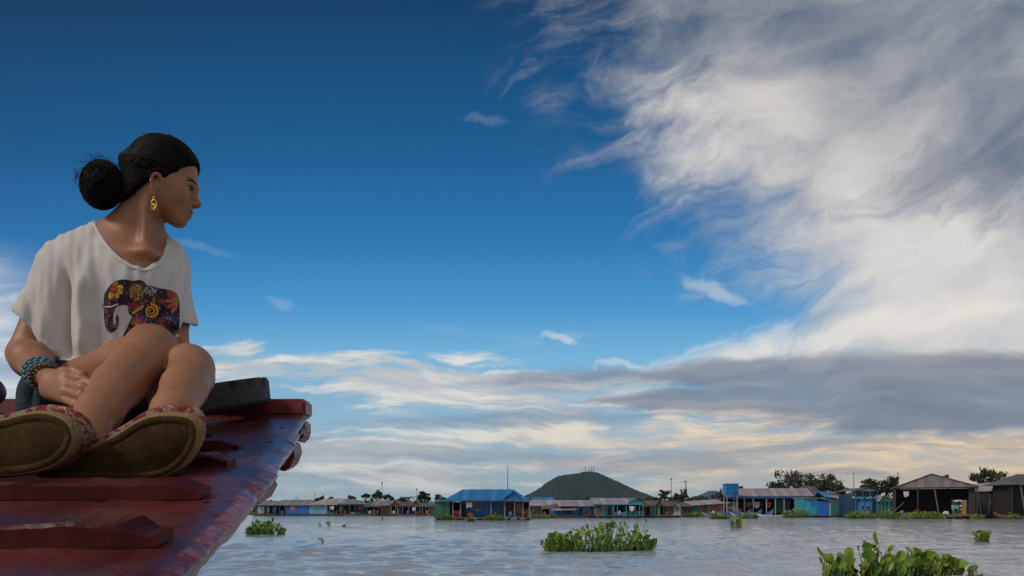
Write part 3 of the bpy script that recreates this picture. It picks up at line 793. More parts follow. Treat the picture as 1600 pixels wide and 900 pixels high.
h.gable_y(609, 629, 790.3, 782.6, T_grey, W_brown, -0.9, 6.0); h.room(612, 627, 791, W_dark, 0.2, 4); h.posts((612.5, 619, 626), 790.5, P_pale); h.door(620, 623, 794, W_sky, 0.15)
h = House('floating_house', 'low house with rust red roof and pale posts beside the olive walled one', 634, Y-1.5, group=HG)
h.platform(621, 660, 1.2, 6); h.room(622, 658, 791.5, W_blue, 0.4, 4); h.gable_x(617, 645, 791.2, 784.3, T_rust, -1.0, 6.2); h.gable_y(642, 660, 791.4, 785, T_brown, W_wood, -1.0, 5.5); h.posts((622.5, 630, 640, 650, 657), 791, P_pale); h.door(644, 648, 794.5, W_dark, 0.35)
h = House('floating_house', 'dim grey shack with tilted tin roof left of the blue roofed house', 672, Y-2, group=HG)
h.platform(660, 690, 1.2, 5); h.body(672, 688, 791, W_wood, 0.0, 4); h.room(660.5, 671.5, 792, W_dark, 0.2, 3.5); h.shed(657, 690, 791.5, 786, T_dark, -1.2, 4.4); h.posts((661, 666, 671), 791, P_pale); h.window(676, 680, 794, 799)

# ---------------- the blue house (about 85 m off)
Y = 85.0
h = House('floating_house', 'bright blue plank house with vivid blue tin roof and tall mast', 755, Y, group=HG)
h.platform(682, 830, 1.6, 8.0, 0.30); 
h.body(680.5, 704, 783.5, W_green, -1.4, 3.6, 0.12, 'shed_wall'); h.wall(686, 693, 786, 806, W_green, -1.44, 0.03, name='door'); h.wall(695.3, 695.9, 784, 807, P_dark, -1.45, 0.04, name='batten')
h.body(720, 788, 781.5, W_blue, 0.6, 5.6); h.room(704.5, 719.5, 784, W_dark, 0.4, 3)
h.gable_x(696, 826, 781.2, 765.3, T_blue, -1.5, 8.4, hipl=1.9, hipr=1.9)
h.shed(681, 722, 783.6, 780.2, T_teal, -1.9, -0.9, name='awning', yl=784.5); h.shed(722.5, 829, 783.4, 780.6, T_dark, -1.9, -1.0, name='awning')
h.gable_y(787, 817, 780.6, 768.0, T_blue, W_blue, -1.62, 2.6)
for q_ in (721, 735.5, 762, 770, 776, 783): h.wall(q_, q_+0.7, 783.6, 807, P_blue, 0.56, 0.06, name='batten')
h.window(740, 751, 784.3, 796.3, 0.58); h.door(722, 727, 788, W_dark, 0.57)
h.posts((720.5, 768, 789, 804, 817, 826.5), 783, P_pale, -1.35); h.posts((709,), 784, P_pale, -1.35)
h.wall(789, 803, 783.5, 807, W_brown, 0.9, name='slat_screen'); h.wall(805, 816, 786, 799, W_white, 3.2, name='back_wall'); h.rail(804, 827, 799, P_dark, -1.35)
h.room(788.5, 828, 783, W_wood, 2.0, 3.4)
mb = MB(); mb.bar((h.x(793), 3.4, h.z(767)), (h.x(793), 3.4, CH+(h.z(728)-CH)*(Y+3.4)/Y), 0.055, 6, 0.03); h.part(mb, 'mast', P_dark)
mb = MB(); mb.prism([Vector((h.x(696), -1.53, h.z(781.8))), Vector((h.x(826), -1.53, h.z(781.8))), Vector((h.x(826), -1.53, h.z(780.9))), Vector((h.x(696), -1.53, h.z(780.9)))], (0, -0.05, 0)); h.part(mb, 'fascia', P_blue)
BLUEH = h

def small(name, label, cat, mbld, m, group=None):
    o = mbld.build(name, m, smooth=False); tag(o, label, cat, group); return o
def atl(mb_, px, py, Y_):      # move a local build to a photo spot
    d = P(px, py, Y_); mb_.v = [(x+d.x, y+d.y, z+d.z) for x, y, z in mb_.v]; return mb_
def cloth(w_, hgt_, seed, m, name, label, px, py, Y_, cat='laundry', group=None):
    mb = MB(); nx_, nz_ = 8, 6; vs = []
    for j in range(nz_+1):
        for i in range(nx_+1):
            u = i/nx_-0.5; t = j/nz_
            vs.append((u*w_*(1-0.15*t), 0.05*math.sin(u*14+seed)*t + 0.03*math.sin(u*5+seed*2), -t*hgt_*(1-0.12*math.sin(u*6+seed))))
    fs = [(j*(nx_+1)+i, j*(nx_+1)+i+1, (j+1)*(nx_+1)+i+1, (j+1)*(nx_+1)+i) for j in range(nz_) for i in range(nx_)]
    mb.add(vs, fs); atl(mb, px, py, Y_); o = small(name, label, cat, mb, m, group); return o
o = cloth(0.75, 0.62, 1.0, M_white, 'hung_cloth', 'white cloth hung on the front of the bright blue house', 733, 785, 83.55)
mb = MB(); mb.prism([Vector((-.28,-.2,0)), Vector((.28,-.2,0)), Vector((.32,-.2,.50)), Vector((-.32,-.2,.50))], (0,.4,0)); mb.box(-.34,.34,-.22,.22,.50,.55)
d = Vector((X(735, 83.9), 83.9, 0.30)); mb.v = [(x+d.x, y+d.y, z+d.z) for x, y, z in mb.v]
small('plastic_bin', 'red plastic bin on the porch of the bright blue house', 'bin', mb, M_red)
def chair(px, Y_, zb, m, label, group):
    c = empty('plastic_chair', (X(px, Y_), Y_, zb), R(20*math.sin(px))); tag(c, label, 'chair', group)
    mb = MB(); mb.box(-.22,.22,-.22,.22,.40,.44); mb.build('seat', m, c)
    mb = MB(); mb.box(-.22,.22,.2,.24,.44,.85); mb.build('backrest', m, c)
    for a, b in ((-.19,-.19),(.19,-.19),(.19,.19),(-.19,.19)):
        mb = MB(); mb.bar((a,b,0),(a,b,.40),.025,5); mb.build('leg', m, c)
    return c
for px, l_ in ((711.5, 'red plastic chair next to the green shed of the blue house'), (715.5, 'second red plastic chair from the green shed, before the dark bay'), (821, 'red plastic chair on the right porch of the blue house')):
    chair(px, 83.95, 0.30, M_red, l_, 'red porch chairs')
def plantpot(px, Y_, zb, label, hgt=1.0, group='potted plants on porches'):
    r = empty('potted_plant', (X(px, Y_), Y_, zb)); tag(r, label, 'plant', group)
    mb = MB(); mb.bar((0,0,0),(0,0,.28),.14,10,.19); mb.build('pot', M_darkred, r)
    mb = MB(); rg = random.Random(px)
    for i in range(60):
        t = rg.random(); a = rg.random()*6.28; q_ = Vector((math.cos(a)*.32*rg.random()**.5, math.sin(a)*.32*rg.random()**.5, .3+t*hgt)); leafq(mb, q_, rg, .12)
    mb.build('foliage', leaf_mats[1], r, fix=False)
def leafq(mb, p, rg, s):
    n = Vector((rg.gauss(0,1), rg.gauss(0,1), rg.gauss(0.3,1))).normalized(); u = n.orthogonal().normalized(); w_ = n.cross(u)
    mb.add([p-u*s, p-w_*s*.55, p+u*s, p+w_*s*.55], [(0,1,2,3)])
def leaf_mat(name, c, var=0.5):
    def fn(nt, co, base):
        oi = nt.node('ShaderNodeNewGeometry'); rp = S(nt, oi.outputs['Random Per Island'])
        n1 = nt.noise(co, 0.35, 3, 0.5)
        return (nt.mix(nt.ss(rp*0.5 + n1*0.5, 0.25, 0.75), tuple(q_*(1-var) for q_ in c), tuple(q_*(1+var*.9) for q_ in c)),)
    m = mat(name, fn=fn, rough=0.55); m.node_tree.nodes['Principled BSDF'].inputs['Transmission Weight'].default_value = 0.0
    return m
leaf_mats = [leaf_mat('dark_leaves', (0.026, 0.042, 0.016)), leaf_mat('mid_leaves', (0.040, 0.075, 0.020)), leaf_mat('olive_leaves', (0.050, 0.058, 0.022)), leaf_mat('palm_leaves', (0.030, 0.055, 0.020))]
plantpot(777, 83.6, 0.30, 'tall green potted plant in front of the slatted screen of the blue house', 1.3)
plantpot(557, 148.6, 0.35, 'potted plant on the teal porch below the hip roof', 1.0)
plantpot(564, 148.6, 0.35, 'bushy potted plant at the right end of the teal porch', 0.8)

# ---------------- middle row (about 110 m off)
Y = 110.0
h = House('floating_house', 'wooden house with long pale mauve roof just right of the blue house', 845, Y, group=HG)
h.platform(818, 868, 1.2, 6); h.body(830, 848, 790.5, W_wood, 0.0, 5); h.room(848.5, 866, 791, W_dark, 0.4, 4); h.gable_x(817, 874, 790.5, 781.8, T_pale, -1.2, 6.4, wallm=W_brown)
h.shed(845, 872, 793.5, 788, T_brown, -2.4, -1.0, yl=796, name='awning'); h.window(834, 838, 793.5, 799); h.posts((846.5, 858, 870), 792.5, P_wood, -1.6)
h = House('floating_house', 'house with blue tin roof showing above the pale mauve roof', 848, Y+9, group=HG)
h.platform(832, 866, 1.0, 5); h.body(834, 864, 781.5, W_blue, 0.0, 5); h.gable_x(832, 867, 781.5, 777.5, T_blue, -0.8, 5.6, wallm=W_blue)
h = House('floating_house', 'blue fronted house with grey lean-to and open doorway, a wooden sampan before it', 895, Y-2, group=HG)
h.platform(857, 929, 1.2, 6); h.body(858.5, 897, 796, W_blue, -0.8, 2.6); h.body(897.4, 927, 790, W_blue, 0.0, 5.2); h.gable_x(872, 929, 791.2, 781.8, T_mauve, -1.0, 6.4, wallm=W_blue)
h.shed(861, 900, 797, 789.5, T_mauve, -1.7, 1.6, yl=798.2, name='lean_to_roof'); h.door(905, 909, 793.5, M_dimw); h.window(912.5, 916, 794, 799); h.posts((898, 904, 919), 791, P_blue); h.wall(884, 893, 796.6, 803.5, W_dark, -0.86, 0.03, name='opening_shade')  # doorway and lean-to opening are solid boards, their shade painted dark
h = House('floating_house', 'turquoise house with railed porch and turquoise gable, behind the large hyacinth clump', 966, Y-3, group=HG)
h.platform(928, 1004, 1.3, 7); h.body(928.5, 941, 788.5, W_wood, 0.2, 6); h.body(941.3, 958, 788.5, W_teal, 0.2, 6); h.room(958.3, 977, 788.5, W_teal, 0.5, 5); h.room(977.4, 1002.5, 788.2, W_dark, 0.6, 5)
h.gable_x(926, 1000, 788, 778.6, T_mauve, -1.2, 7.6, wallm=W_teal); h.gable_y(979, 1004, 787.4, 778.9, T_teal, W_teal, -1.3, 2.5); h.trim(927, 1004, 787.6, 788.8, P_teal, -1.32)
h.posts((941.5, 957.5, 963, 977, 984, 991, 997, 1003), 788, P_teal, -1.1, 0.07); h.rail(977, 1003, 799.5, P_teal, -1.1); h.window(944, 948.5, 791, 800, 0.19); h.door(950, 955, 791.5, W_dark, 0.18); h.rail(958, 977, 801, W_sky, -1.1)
Y = 112.0
h = House('floating_house', 'narrow house with small brown roof between turquoise and green houses', 1009, Y, group=HG)
h.platform(1001, 1016, 1.0, 5); h.room(1002, 1015, 792, W_brown, 0.2, 4); h.gable_x(1000, 1016.5, 791.5, 784.5, T_brown, -1.0, 5.4); h.posts((1002.5, 1008, 1014.5), 791, P_wood); h.wall(1003, 1007, 797, 804, W_wood, -0.1, name='shutter')
h = House('floating_house', 'dark green gabled house with pale door beside the narrow brown roof', 1024, Y, group=HG)
h.platform(1016, 1033, 1.0, 5.5); h.body(1017, 1032, 790, W_green, 0.0, 5); h.gable_x(1010, 1027, 790, 782.5, T_brown, -0.9, 5.6); h.gable_y(1021.5, 1033.5, 790.2, 782.6, T_brown, W_green, -1.0, 5.2); h.door(1027.5, 1031, 791.5, W_ltb); h.posts((1017.5, 1022), 790, P_teal)
h = House('floating_house', 'house with rust red roof, olive front and pale blue gable with windows', 1047, Y, group=HG)
h.platform(1033, 1063.5, 1.0, 6); h.body(1036, 1051.5, 791, W_olive, 0.0, 5.5); h.body(1052, 1063, 791.5, W_ltb, -0.2, 5.5); h.gable_x(1031, 1058, 791, 784.0, T_rust, -0.9, 6.4); h.gable_y(1050, 1064.5, 791.6, 784.2, T_rust, W_ltb, -0.9, 5.5)
h.window(1053.5, 1055.5, 793, 798.5, -0.22); h.window(1057.5, 1060, 793, 798.5, -0.22); h.door(1037.5, 1039.7, 793, W_dark)
Y = 124.0
h = House('floating_house', 'long low house of faded brick and green sheeting under a patched tin roof', 1098, Y, group=HG)
h.platform(1062, 1134, 1.0, 6); h.body(1064, 1078, 792, W_brown, 0.0, 5); h.body(1078.3, 1104, 791.5, W_green, 0.0, 5); h.body(1104.3, 1131, 787.5, W_pink, 0.0, 5)
h.shed(1060, 1104, 790.5, 784.5, T_rust, -0.9, 4.6, yl=791.5); h.shed(1080, 1135, 786.6, 780.5, T_pale, -1.0, 5.2, yl=790.0); h.window(1109, 1112.5, 793, 797); h.wall(1119, 1128, 788.5, 794, W_yel, -0.03, 0.025, name='patch'); h.posts((1132.5,), 785, P_pale, -0.9)

# ---------------- the long boat shed
Y = 122.0
h = SHED = House('boat_shed', 'long open shed with grey tin roof, laundry inside and boats moored in front', 1198, Y, 'boat shed')
h.platform(1130, 1263, 1.4, 9); h.room(1131, 1262, 776.5, W_dark, 2.4, 5.5); h.gable_x(1130, 1266, 775.5, 763.5, T_mauve, -1.4, 7.5, hipr=0.15)
h.trim(1134, 1256, 776.0, 778.8, W_blue, -1.2); h.posts((1131.5, 1147, 1162.5, 1176, 1196, 1209.5, 1222.5, 1238.5, 1252), 776.5, P_pale, -1.0, 0.085)
h.wall(1137, 1156, 784, 799, W_white, 1.0, name='partition'); h.wall(1211, 1236, 781, 801, W_green, 1.4, name='net_screen'); h.wall(1165, 1175, 784, 793, W_teal, 2.0, name='partition'); h.window(1140, 1147, 786, 791, 0.98); h.wall(1249, 1254, 791, 803, W_wood, -0.4, name='shutter')
for px, w_, hh, m, l_ in ((1182, 1.15, 1.05, M_white, 'white sheet drying under the long shed roof'), (1189.5, 0.6, 0.9, M_darkred, 'dark red cloth drying beside the white sheet'), (1200.5, 1.0, 1.0, M_orange, 'orange cloth drying under the long shed roof'), (1172, 0.7, 0.75, M_red, 'red cloth drying left of the white sheet')):
    cloth(w_, hh, px*.7, m, 'hung_cloth', l_, px, 784.2, 122.6, group='laundry under the long shed')
# blue tank board on legs
t = empty('water_tank', (X(1141.5, 119.5), 119.5, 0.35)); tag(t, 'square bright blue ribbed tank raised on posts at the left end of the long shed', 'water tank')
tz0, tz1 = Z(773, 119.5)-0.35, Z(757, 119.5)-0.35; hw = (1151-1131.5)/F*119.5/2
mb = MB(); mb.box(-hw, hw, -0.9, 0.9, tz0, tz1)
for i in range(9):
    xx = -hw+0.12+(2*hw-0.24)*i/8; mb.box(xx-0.05, xx+0.05, -0.95, -0.903, tz0+0.2, tz1-0.15)
mb.build('tank', T_blue, t); mb = MB(); mb.box(-hw-0.06, hw+0.06, -0.98, 0.98, tz1+0.003, tz1+0.12); mb.build('lid', mat('tank_rim', (0.02,0.06,0.16), .6), t); mb = MB(); mb.box(-hw-0.05, hw+0.05, -0.97, 0.97, tz0-0.12, tz0-0.003); mb.build('shelf', P_dark, t)
for sx in (-1, 1):
    for sy in (-0.8, 0.8):
        mb = MB(); mb.bar((sx*hw*0.8, sy, 0), (sx*hw*0.8, sy, tz0-0.12), 0.06, 6); mb.build('leg', P_pale, t)
# teal lean-to shed
h = House('floating_shed', 'bright turquoise plank shed with slanting roof at the right end of the long shed', 1275, 114.0, 'shed')
h.platform(1254, 1297, 0.7, 4); h.body(1254.5, 1274, 778.5, W_teal, -0.5, 3.4); h.body(1274.3, 1294, 783, W_tarp, -0.5, 3.4); h.wall(1293.6, 1296, 783.5, 805, P_pale, -0.54, 0.1, name='corner_board')
mb = MB(); mb.prism([Vector((h.x(1252.5), -0.9, h.z(777.6))), Vector((h.x(1277), -0.9, h.z(777.8))), Vector((h.x(1297), -0.9, h.z(782.4))), Vector((h.x(1297), -0.9, h.z(783.3))), Vector((h.x(1277), -0.9, h.z(778.9))), Vector((h.x(1252.5), -0.9, h.z(778.7)))], (0, 4.4, 0)); h.part(mb, 'roof', T_grey)
h.wall(1265, 1272, 784, 791, W_blue, -0.52, 0.02, name='hatch')
# houses behind to the right
h = House('floating_house', 'dark grey steep roofed house with pale blue gable behind the turquoise shed', 1276, 131.0, group=HG)
h.platform(1258, 1293, 1.0, 5); h.body(1262, 1292, 774, W_wood, 0.0, 5); h.gable_x(1259, 1283, 774, 760.5, T_dark, -0.8, 6.0); h.gable_y(1278, 1292, 776, 768, T_dark, W_ltb, -0.9, 4.5); h.window(1283, 1287, 777, 782)
h = House('floating_house', 'small plank house with blue roof edge right of the pale blue gable', 1298, 127.0, group=HG)
h.platform(1287, 1310, 1.0, 5); h.body(1290, 1301, 777.5, W_sky, 0.0, 4); h.body(1301.3, 1308, 777, W_pink, 0.2, 4); h.gable_x(1286, 1309, 777.6, 769.5, T_blue, -0.8, 5); h.gable_y(1299, 1312, 777.4, 770.4, T_brown, W_yel, -0.9, 3.6); h.posts((1291, 1299, 1306), 778, P_wood); h.door(1302.5, 1305.5, 786, W_brown, 0.19)
h = House('floating_house', 'low dark green house under a flat pale roof beside the blue ornate houseboat', 1322, 120.0, group=HG)
h.platform(1309, 1337, 1.0, 5); h.body(1310, 1335, 782, W_green, 0.0, 4.5); h.shed(1307, 1339, 779.3, 774.5, T_mauve, -0.8, 4.6); h.posts((1310.5, 1334.5), 779, P_wood); h.wall(1312, 1333, 780, 782, W_dark, 0.5, name='opening_shade'); h.wall(1311, 1334, 801, 803.5, W_blue, -0.9, name='trough')  # dark strip below the roof stands for the shade in the gap
h = House('houseboat', 'blue houseboat with ornate carved front and rounded blue doors, red figure-like stand before it', 1350, 112.0, 'houseboat')
LABELS['hb'] = h
tag(h.root, 'dark blue ornate houseboat with pale scalloped trim and a rounded bright blue front')
h.platform(1331, 1371, 1.2, 6); h.body(1333, 1369, 772, plank('navy_planks', (0.025, 0.06, 0.13)), 0.0, 5); h.gable_y(1330.5, 1371.5, 767.2, 762.3, T_dark, W_sky, -0.9, 6.0); h.wall(1334, 1368, 767.3, 772, W_wood, 0.2, name='upper_wall')
h.posts((1334, 1345, 1357, 1368), 767.5, P_blue, -0.6, 0.06)
mb = MB(); pts = [Vector((h.x(1340), -0.2, 0.36)), Vector((h.x(1340), -0.2, h.z(787)))] + [Vector((h.x(1351 - 11*math.cos(a)), -0.2, h.z(787 - 4*math.sin(a)))) for a in np.linspace(0.3, 2.84, 9)] + [Vector((h.x(1362), -0.2, h.z(787))), Vector((h.x(1362), -0.2, 0.36))]
mb.prism(pts, (0, 0.17, 0)); h.part(mb, 'front_panel', mat('bright_blue_panel', (0.02, 0.30, 0.62), 0.5))
for i in range(9):
    mb = MB(); mb.sphere((h.x(1333.5+i*4.3), -0.1, h.z(777.5+1.2*(i % 2))), 0.28, 10, 6, sy=0.3, sz=0.75); h.part(mb, 'scallop', (M_frame, P_teal, W_sky)[i % 3])
h.window(1344, 1349, 790, 796, -0.21); h.window(1353, 1358, 790, 796, -0.21)
h = House('floating_house', 'small green plank house with pale sloping roof left of the big dark barn', 1386, 124.0, group=HG)
h.platform(1371, 1401, 1.0, 5); h.body(1374, 1396, 784, W_green, 0.0, 4.5); h.gable_y(1370, 1402, 783.5, 774.5, T_pale, W_green, -0.9, 5, xa=1376); h.shed(1372, 1400, 777, 773, T_mauve, 5.2, 8.2); h.posts((1373, 1379, 1385), 784, P_teal)

# ---------------- the dark barn (about 95 m off)
Y = 96.0
h = BARN = House('floating_barn', 'large dark open barn with wide grey tin gable and leaning post in front', 1464, Y, 'barn')
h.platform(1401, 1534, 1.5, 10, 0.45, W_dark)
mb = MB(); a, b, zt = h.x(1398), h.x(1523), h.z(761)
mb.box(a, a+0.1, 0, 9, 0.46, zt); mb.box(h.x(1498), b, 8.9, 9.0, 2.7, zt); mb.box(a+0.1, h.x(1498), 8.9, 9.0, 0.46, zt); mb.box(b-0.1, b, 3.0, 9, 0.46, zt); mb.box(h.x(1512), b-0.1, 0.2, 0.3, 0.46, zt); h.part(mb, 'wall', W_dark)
h.gable_y(1394, 1527, 761.5, 740.5, T_grey, T_grey, -0.8, 10, xa=1455)
h.trim(1397, 1525, 761, 763.5, W_dark, -0.5, 0.1); h.posts((1398.5, 1434, 1523.5), 761, P_dark, -0.4, 0.10, 0.46)
mb = MB(); mb.bar((h.x(1466), -0.9, 0.46), (h.x(1459), -0.9, h.z(762)), 0.10, 7); h.part(mb, 'leaning_post', P_wood)
mb = MB(); mb.bar((h.x(1529), -1.0, 0.4), (h.x(1521.5), -0.8, h.z(760)), 0.09, 7); h.part(mb, 'leaning_post', P_dark)
mb = MB(); mb.bar((h.x(1412), -1.0, h.z(785)), (h.x(1385), -1.4, 0.2), 0.07, 6); h.part(mb, 'brace', P_wood)
mb = MB(); mb.bar((h.x(1406), -1.4, 0.53), (h.x(1466), -1.4, 0.53), 0.08, 6); h.part(mb, 'edge_log', P_wood)
mb = MB(); mb.bar((h.x(1466), -1.42, 0.51), (h.x(1533), -1.42, 0.48), 0.11, 6); h.part(mb, 'edge_log', P_wood)
o = cloth(1.15, 0.55, 2.2, mat('aqua_tarp', (0.10, 0.42, 0.50), 0.6), 'tarpaulin', 'pale aqua tarpaulin heaped on the barn floor', 1493, 789, 94.6, 'tarpaulin')
def sack(px, Y_, zb, m, label, sx=0.4, sz=0.28, group=None, name='sack'):
    mb = MB(); mb.sphere((0,0,0), 1.0, 14, 9)
    mb.v = [(x*sx*(1+.15*mnoise.noise(Vector((x*2,y*2,px)))), y*sx*.7, max(-.75, z)*sz*(1+.2*mnoise.noise(Vector((x*2,z*2,px))))) for x,y,z in mb.v]
    d = Vector((X(px, Y_), Y_, zb+.75*sz)); mb.v = [(x+d.x,y+d.y,z+d.z) for x,y,z in mb.v]
    o = mb.build(name, m, smooth=True); tag(o, label, 'sack', group); return o
sack(1478, 94.7, 0.46, M_white, 'pale sack on the barn floor left of the aqua tarpaulin', 0.45, 0.36)
sack(1434, 97.5, 0.46, M_darkred, 'dark red bundle in the shade of the barn', 0.6, 0.5)
sack(1452, 97.0, 0.46, M_dimw, 'grey bundle inside the barn left of the leaning post', 0.55, 0.35)

# right of the barn
Y = 104.0
h = House('floating_shed', 'yellow walled shed with pale red roof band, seen right of the barn', 1538, Y+8, 'shed')
h.platform(1527, 1550, 0.8, 4); h.body(1528, 1549, 773, W_yel, 0.0, 4); h.shed(1526, 1551, 772.5, 764, T_pale, -0.8, 4.4); h.wall(1530, 1546, 779, 782, W_brown, -0.03, 0.025, name='stripe'); h.wall(1533, 1541, 785, 805, W_dark, -0.05, 0.04, name='opening_shade')  # dark board on the yellow wall paints the shade of an opening
h = House('floating_hut', 'narrow hut with patched tin roof and dark net draped down its front', 1555, Y-4, 'hut')
h.platform(1541, 1567, 1.0, 4); h.body(1546, 1565, 767, W_dark, 0.0, 3.6); h.gable_y(1543, 1566, 767.5, 755, T_pale, W_pink, -0.8, 4.2, xa=1548)
mb = MB(); vs = []; 
for j in range(9):
    t = j/8.0
    for i in range(9): vs.append((h.x(1547+i*2.2*(1+0.25*t)-t*2), -0.3-1.0*t+0.12*math.sin(i*2.1), h.z(763)+(0.30-h.z(763))*t))
mb.add(vs, [(j*9+i, j*9+i+1, (j+1)*9+i+1, (j+1)*9+i) for j in range(8) for i in range(8)]); h.part(mb, 'net', mat('dark_net', (0.028, 0.030, 0.042), 0.9, var=.5, scale=3))
for k, (pa, pb, tp, bt) in enumerate(((1546, 1529, 780, 0.2), (1543, 1533, 772, 0.2), (1556, 1548, 772, 0.2))):
    mb = MB(); mb.bar((h.x(pa), -0.6, h.z(tp)), (h.x(pb), -1.6, bt), 0.06, 6); h.part(mb, 'pole', P_wood)
h = House('floating_barn', 'dark barn with tiled grey roof cut off by the right rim of the photo', 1600, 94.0, 'barn')
h.platform(1572, 1680, 1.2, 3.4, 0.45, W_dark); h.room(1576, 1672, 757, W_dark, 0.0, 3); h.gable_x(1566, 1680, 757.5, 741.5, T_dark, -1.0, 4.2, hipl=3.2, hipr=3.2); h.posts((1576, 1622, 1670), 757, P_dark, -0.6, 0.09, 0.46)
mb = MB(); mb.bar((h.x(1596), -0.8, 0.46), (h.x(1588), -0.7, h.z(756)), 0.11, 7); h.part(mb, 'leaning_post', P_wood); h.wall(1578, 1588, 760, 790, W_green, 1.2, name='net_screen')

# ---------------- poles, masts, towers
def pole(name, label, px, ytop, ybot, Y_, r, cat, lamp=False, lean=0, zb=None, group=None):
    top = P(px+lean, ytop, Y_); bot = P(px, ybot, Y_); bot.z = min(bot.z, zb if zb is not None else 0.4)
    t = empty(name, (bot.x, bot.y, bot.z)); tag(t, label, cat, group)
    mb = MB(); mb.bar((0,0,0), top-bot, r, 6, r*.6); mb.build('shaft', P_dark, t)
    if lamp:
        mb = MB(); mb.sphere(top-bot, .24, 8, 6, sz=.9); mb.build('lamp_head', P_dark, t)
    else:
        mb = MB(); mb.bar(top-bot-Vector((.5,0,.3)), top-bot-Vector((-.5,0,.3)), r*.5, 5); mb.build('crossbar', P_dark, t)
for px, yt, l_, lmp, ln in ((597, 755, 'tall thin lamp pole with round head above the olive walled house', True, 0), (651.5, 764.5, 'thin lamp pole with round head above the trees left of the blue house', True, 0),
        (492, 770, 'thin aerial mast rising behind the bright blue sheet wall', False, 0), (464, 776, 'faint short aerial pole above the grey ridge roof', False, 0), (545, 772, 'aerial pole behind the two grey hip roofs', False, 0.5),
        (1049, 748.5, 'slender lamp pole with round head right of the hill', True, 0), (1334, 738, 'faint thin pole behind the blue ornate houseboat', False, 0), (1405, 737.5, 'leaning pole over the left slope of the barn roof', False, -2)):
    pole('lamp_pole' if lmp else 'aerial_pole', l_, px, yt, 800, 172, .09, 'pole', lmp, ln)
pole('lattice_mast', 'dark leaning lattice mast among the trees right of the hill', 1076, 751, 800, 174, .16, 'mast', False, -5)
for i, (px, yt) in enumerate(((914.5, 728.5), (920, 732), (923.5, 727.5), (927.5, 728))):
    zt, zb = Z(yt, 1500), Z(739, 1500)
    t = empty('radio_tower', (X(px, 1500), 1500, zb-4)); tag(t, ('radio tower leftmost on the wooded hilltop', 'short radio tower second from the left on the hilltop', 'tallest radio tower, third from the left on the hilltop', 'radio tower rightmost on the wooded hilltop')[i], 'radio tower', 'radio towers on the hilltop')
    mb = MB(); hh = zt-zb+4
    for sx in (-1, 1):
        for sy in (-1, 1): mb.bar((sx*1.0, sy*1.0, 0), (sx*.25, sy*.25, hh), .22, 4)
    for k in range(7): q_ = k/7; a = 1.0-.75*q_; b = 1.0-.75*(k+1)/7; mb.bar((-a, -a, hh*q_), (b, -b, hh*(k+1)/7), .16, 4); mb.bar((a, -a, hh*q_), (-b, -b, hh*(k+1)/7), .16, 4)
    mb.build('lattice', M_steel, t); mb = MB(); mb.sphere((0, -.6, hh*.8), 1.1, 8, 5, sy=.4); mb.build('dish', M_steel, t)

# ---------------- boats
def sampan(name, label, px, Y_, L, B, D, rz, m_out, m_in, rise=0.35, group=None, motor=False, trimm=None, z0=-0.12):
    r = empty(name, (X(px, Y_), Y_, z0), rz); tag(r, label, 'boat', group)
    ns, nk = 16, 7; mb = MB(); mi_ = MB(); top = []; inn = []
    def ring(s, shrink):
        t = s/ns; u = 2*t-1
        w_ = B/2*(1-abs(u)**2.6)*0.97 + B*0.03 - shrink
        sheer = D + rise*abs(u)**2.6*(1.25 if u > 0 else 0.8); keel = (rise*0.95)*max(0, abs(u)-.55)**1.5/(.45**1.5) + shrink
        out = []
        for k in range(nk):
            a = math.pi*k/(nk-1); out.append(Vector((u*L/2*(1-shrink*.1), -math.cos(a)*max(.015, w_), keel + (sheer-keel)*(1-math.sin(a)**.7))))
        return out
    for mbx, sh in ((mb, 0.0), (mi_, 0.035)):
        vs = []
        for s in range(ns+1): vs += ring(s, sh)
        fs = [(s*nk+k, (s+1)*nk+k, (s+1)*nk+k+1, s*nk+k+1) for s in range(ns) for k in range(nk-1)]
        mbx.add(vs, fs)
    mb.build('hull', m_out, r, smooth=True, fix=False); mi_.build('inner_hull', m_in, r, smooth=True, fix=False)
    for sgn in (0, nk-1):
        mg = MB(); mg.tube([ring(s, .015)[sgn] for s in range(ns+1)], .035, 5); mg.build('gunwale', trimm or m_in, r, smooth=True)
    for u in (-.45, 0.0, .4):
        mt = MB(); w_ = B/2*(1-abs(u)**2.6); mt.box(u*L/2-.12, u*L/2+.12, -w_+.03, w_-.03, D*.78, D*.78+.04); mt.build('thwart', m_in, r)
    if motor:
        mo = MB(); mo.sphere((-L*.46, 0, D+rise*.5+.42), .30, 10, 7, sx=1.25, sz=.85); me_ = mo.build('outboard_motor', M_darkred, r, smooth=True)
        mo = MB(); mo.box(-L*.46-.13, -L*.46+.13, -.12, .12, D*.3, D+rise*.5+.22); mo.build('motor_leg', P_dark, me_)
    return r
BW = mat('white_boat_paint', (0.55, 0.58, 0.60), 0.4, var=.15); BB = mat('blue_boat_paint', (0.03, 0.20, 0.48), 0.4, var=.25); BWd = mat('boat_wood', (0.12, 0.07, 0.05), 0.6, var=.4); BLav = mat('pale_lavender_boat_paint', (0.36, 0.38, 0.46), 0.45, var=.2)
bl = ['first blue and white motorboat from the left before the long shed', 'second blue and white motorboat from the left before the long shed', 'third motorboat from the left, dark red motor, below the blue tank', 'fourth motorboat from the left before the long shed', 'fifth motorboat from the left before the long shed', 'sixth motorboat, its upswept bow below the white and orange laundry']
for i, px in enumerate((1113, 1125, 1138, 1156, 1173, 1190)):
    sampan('motorboat', bl[i], px, 117.5 + (i % 2)*0.7, 5.2, 1.2, 0.5, R(26+4*math.sin(i*2.3)), BW if i % 2 else BLav, BB, .85, 'motorboats moored at the long shed', True, BB)
sampan('rowing_boat', 'long low white boat lying in front of the long shed', 1210, 113.5, 5.6, 1.0, .42, R(-3), BW, BLav, .35, None, False, BW)
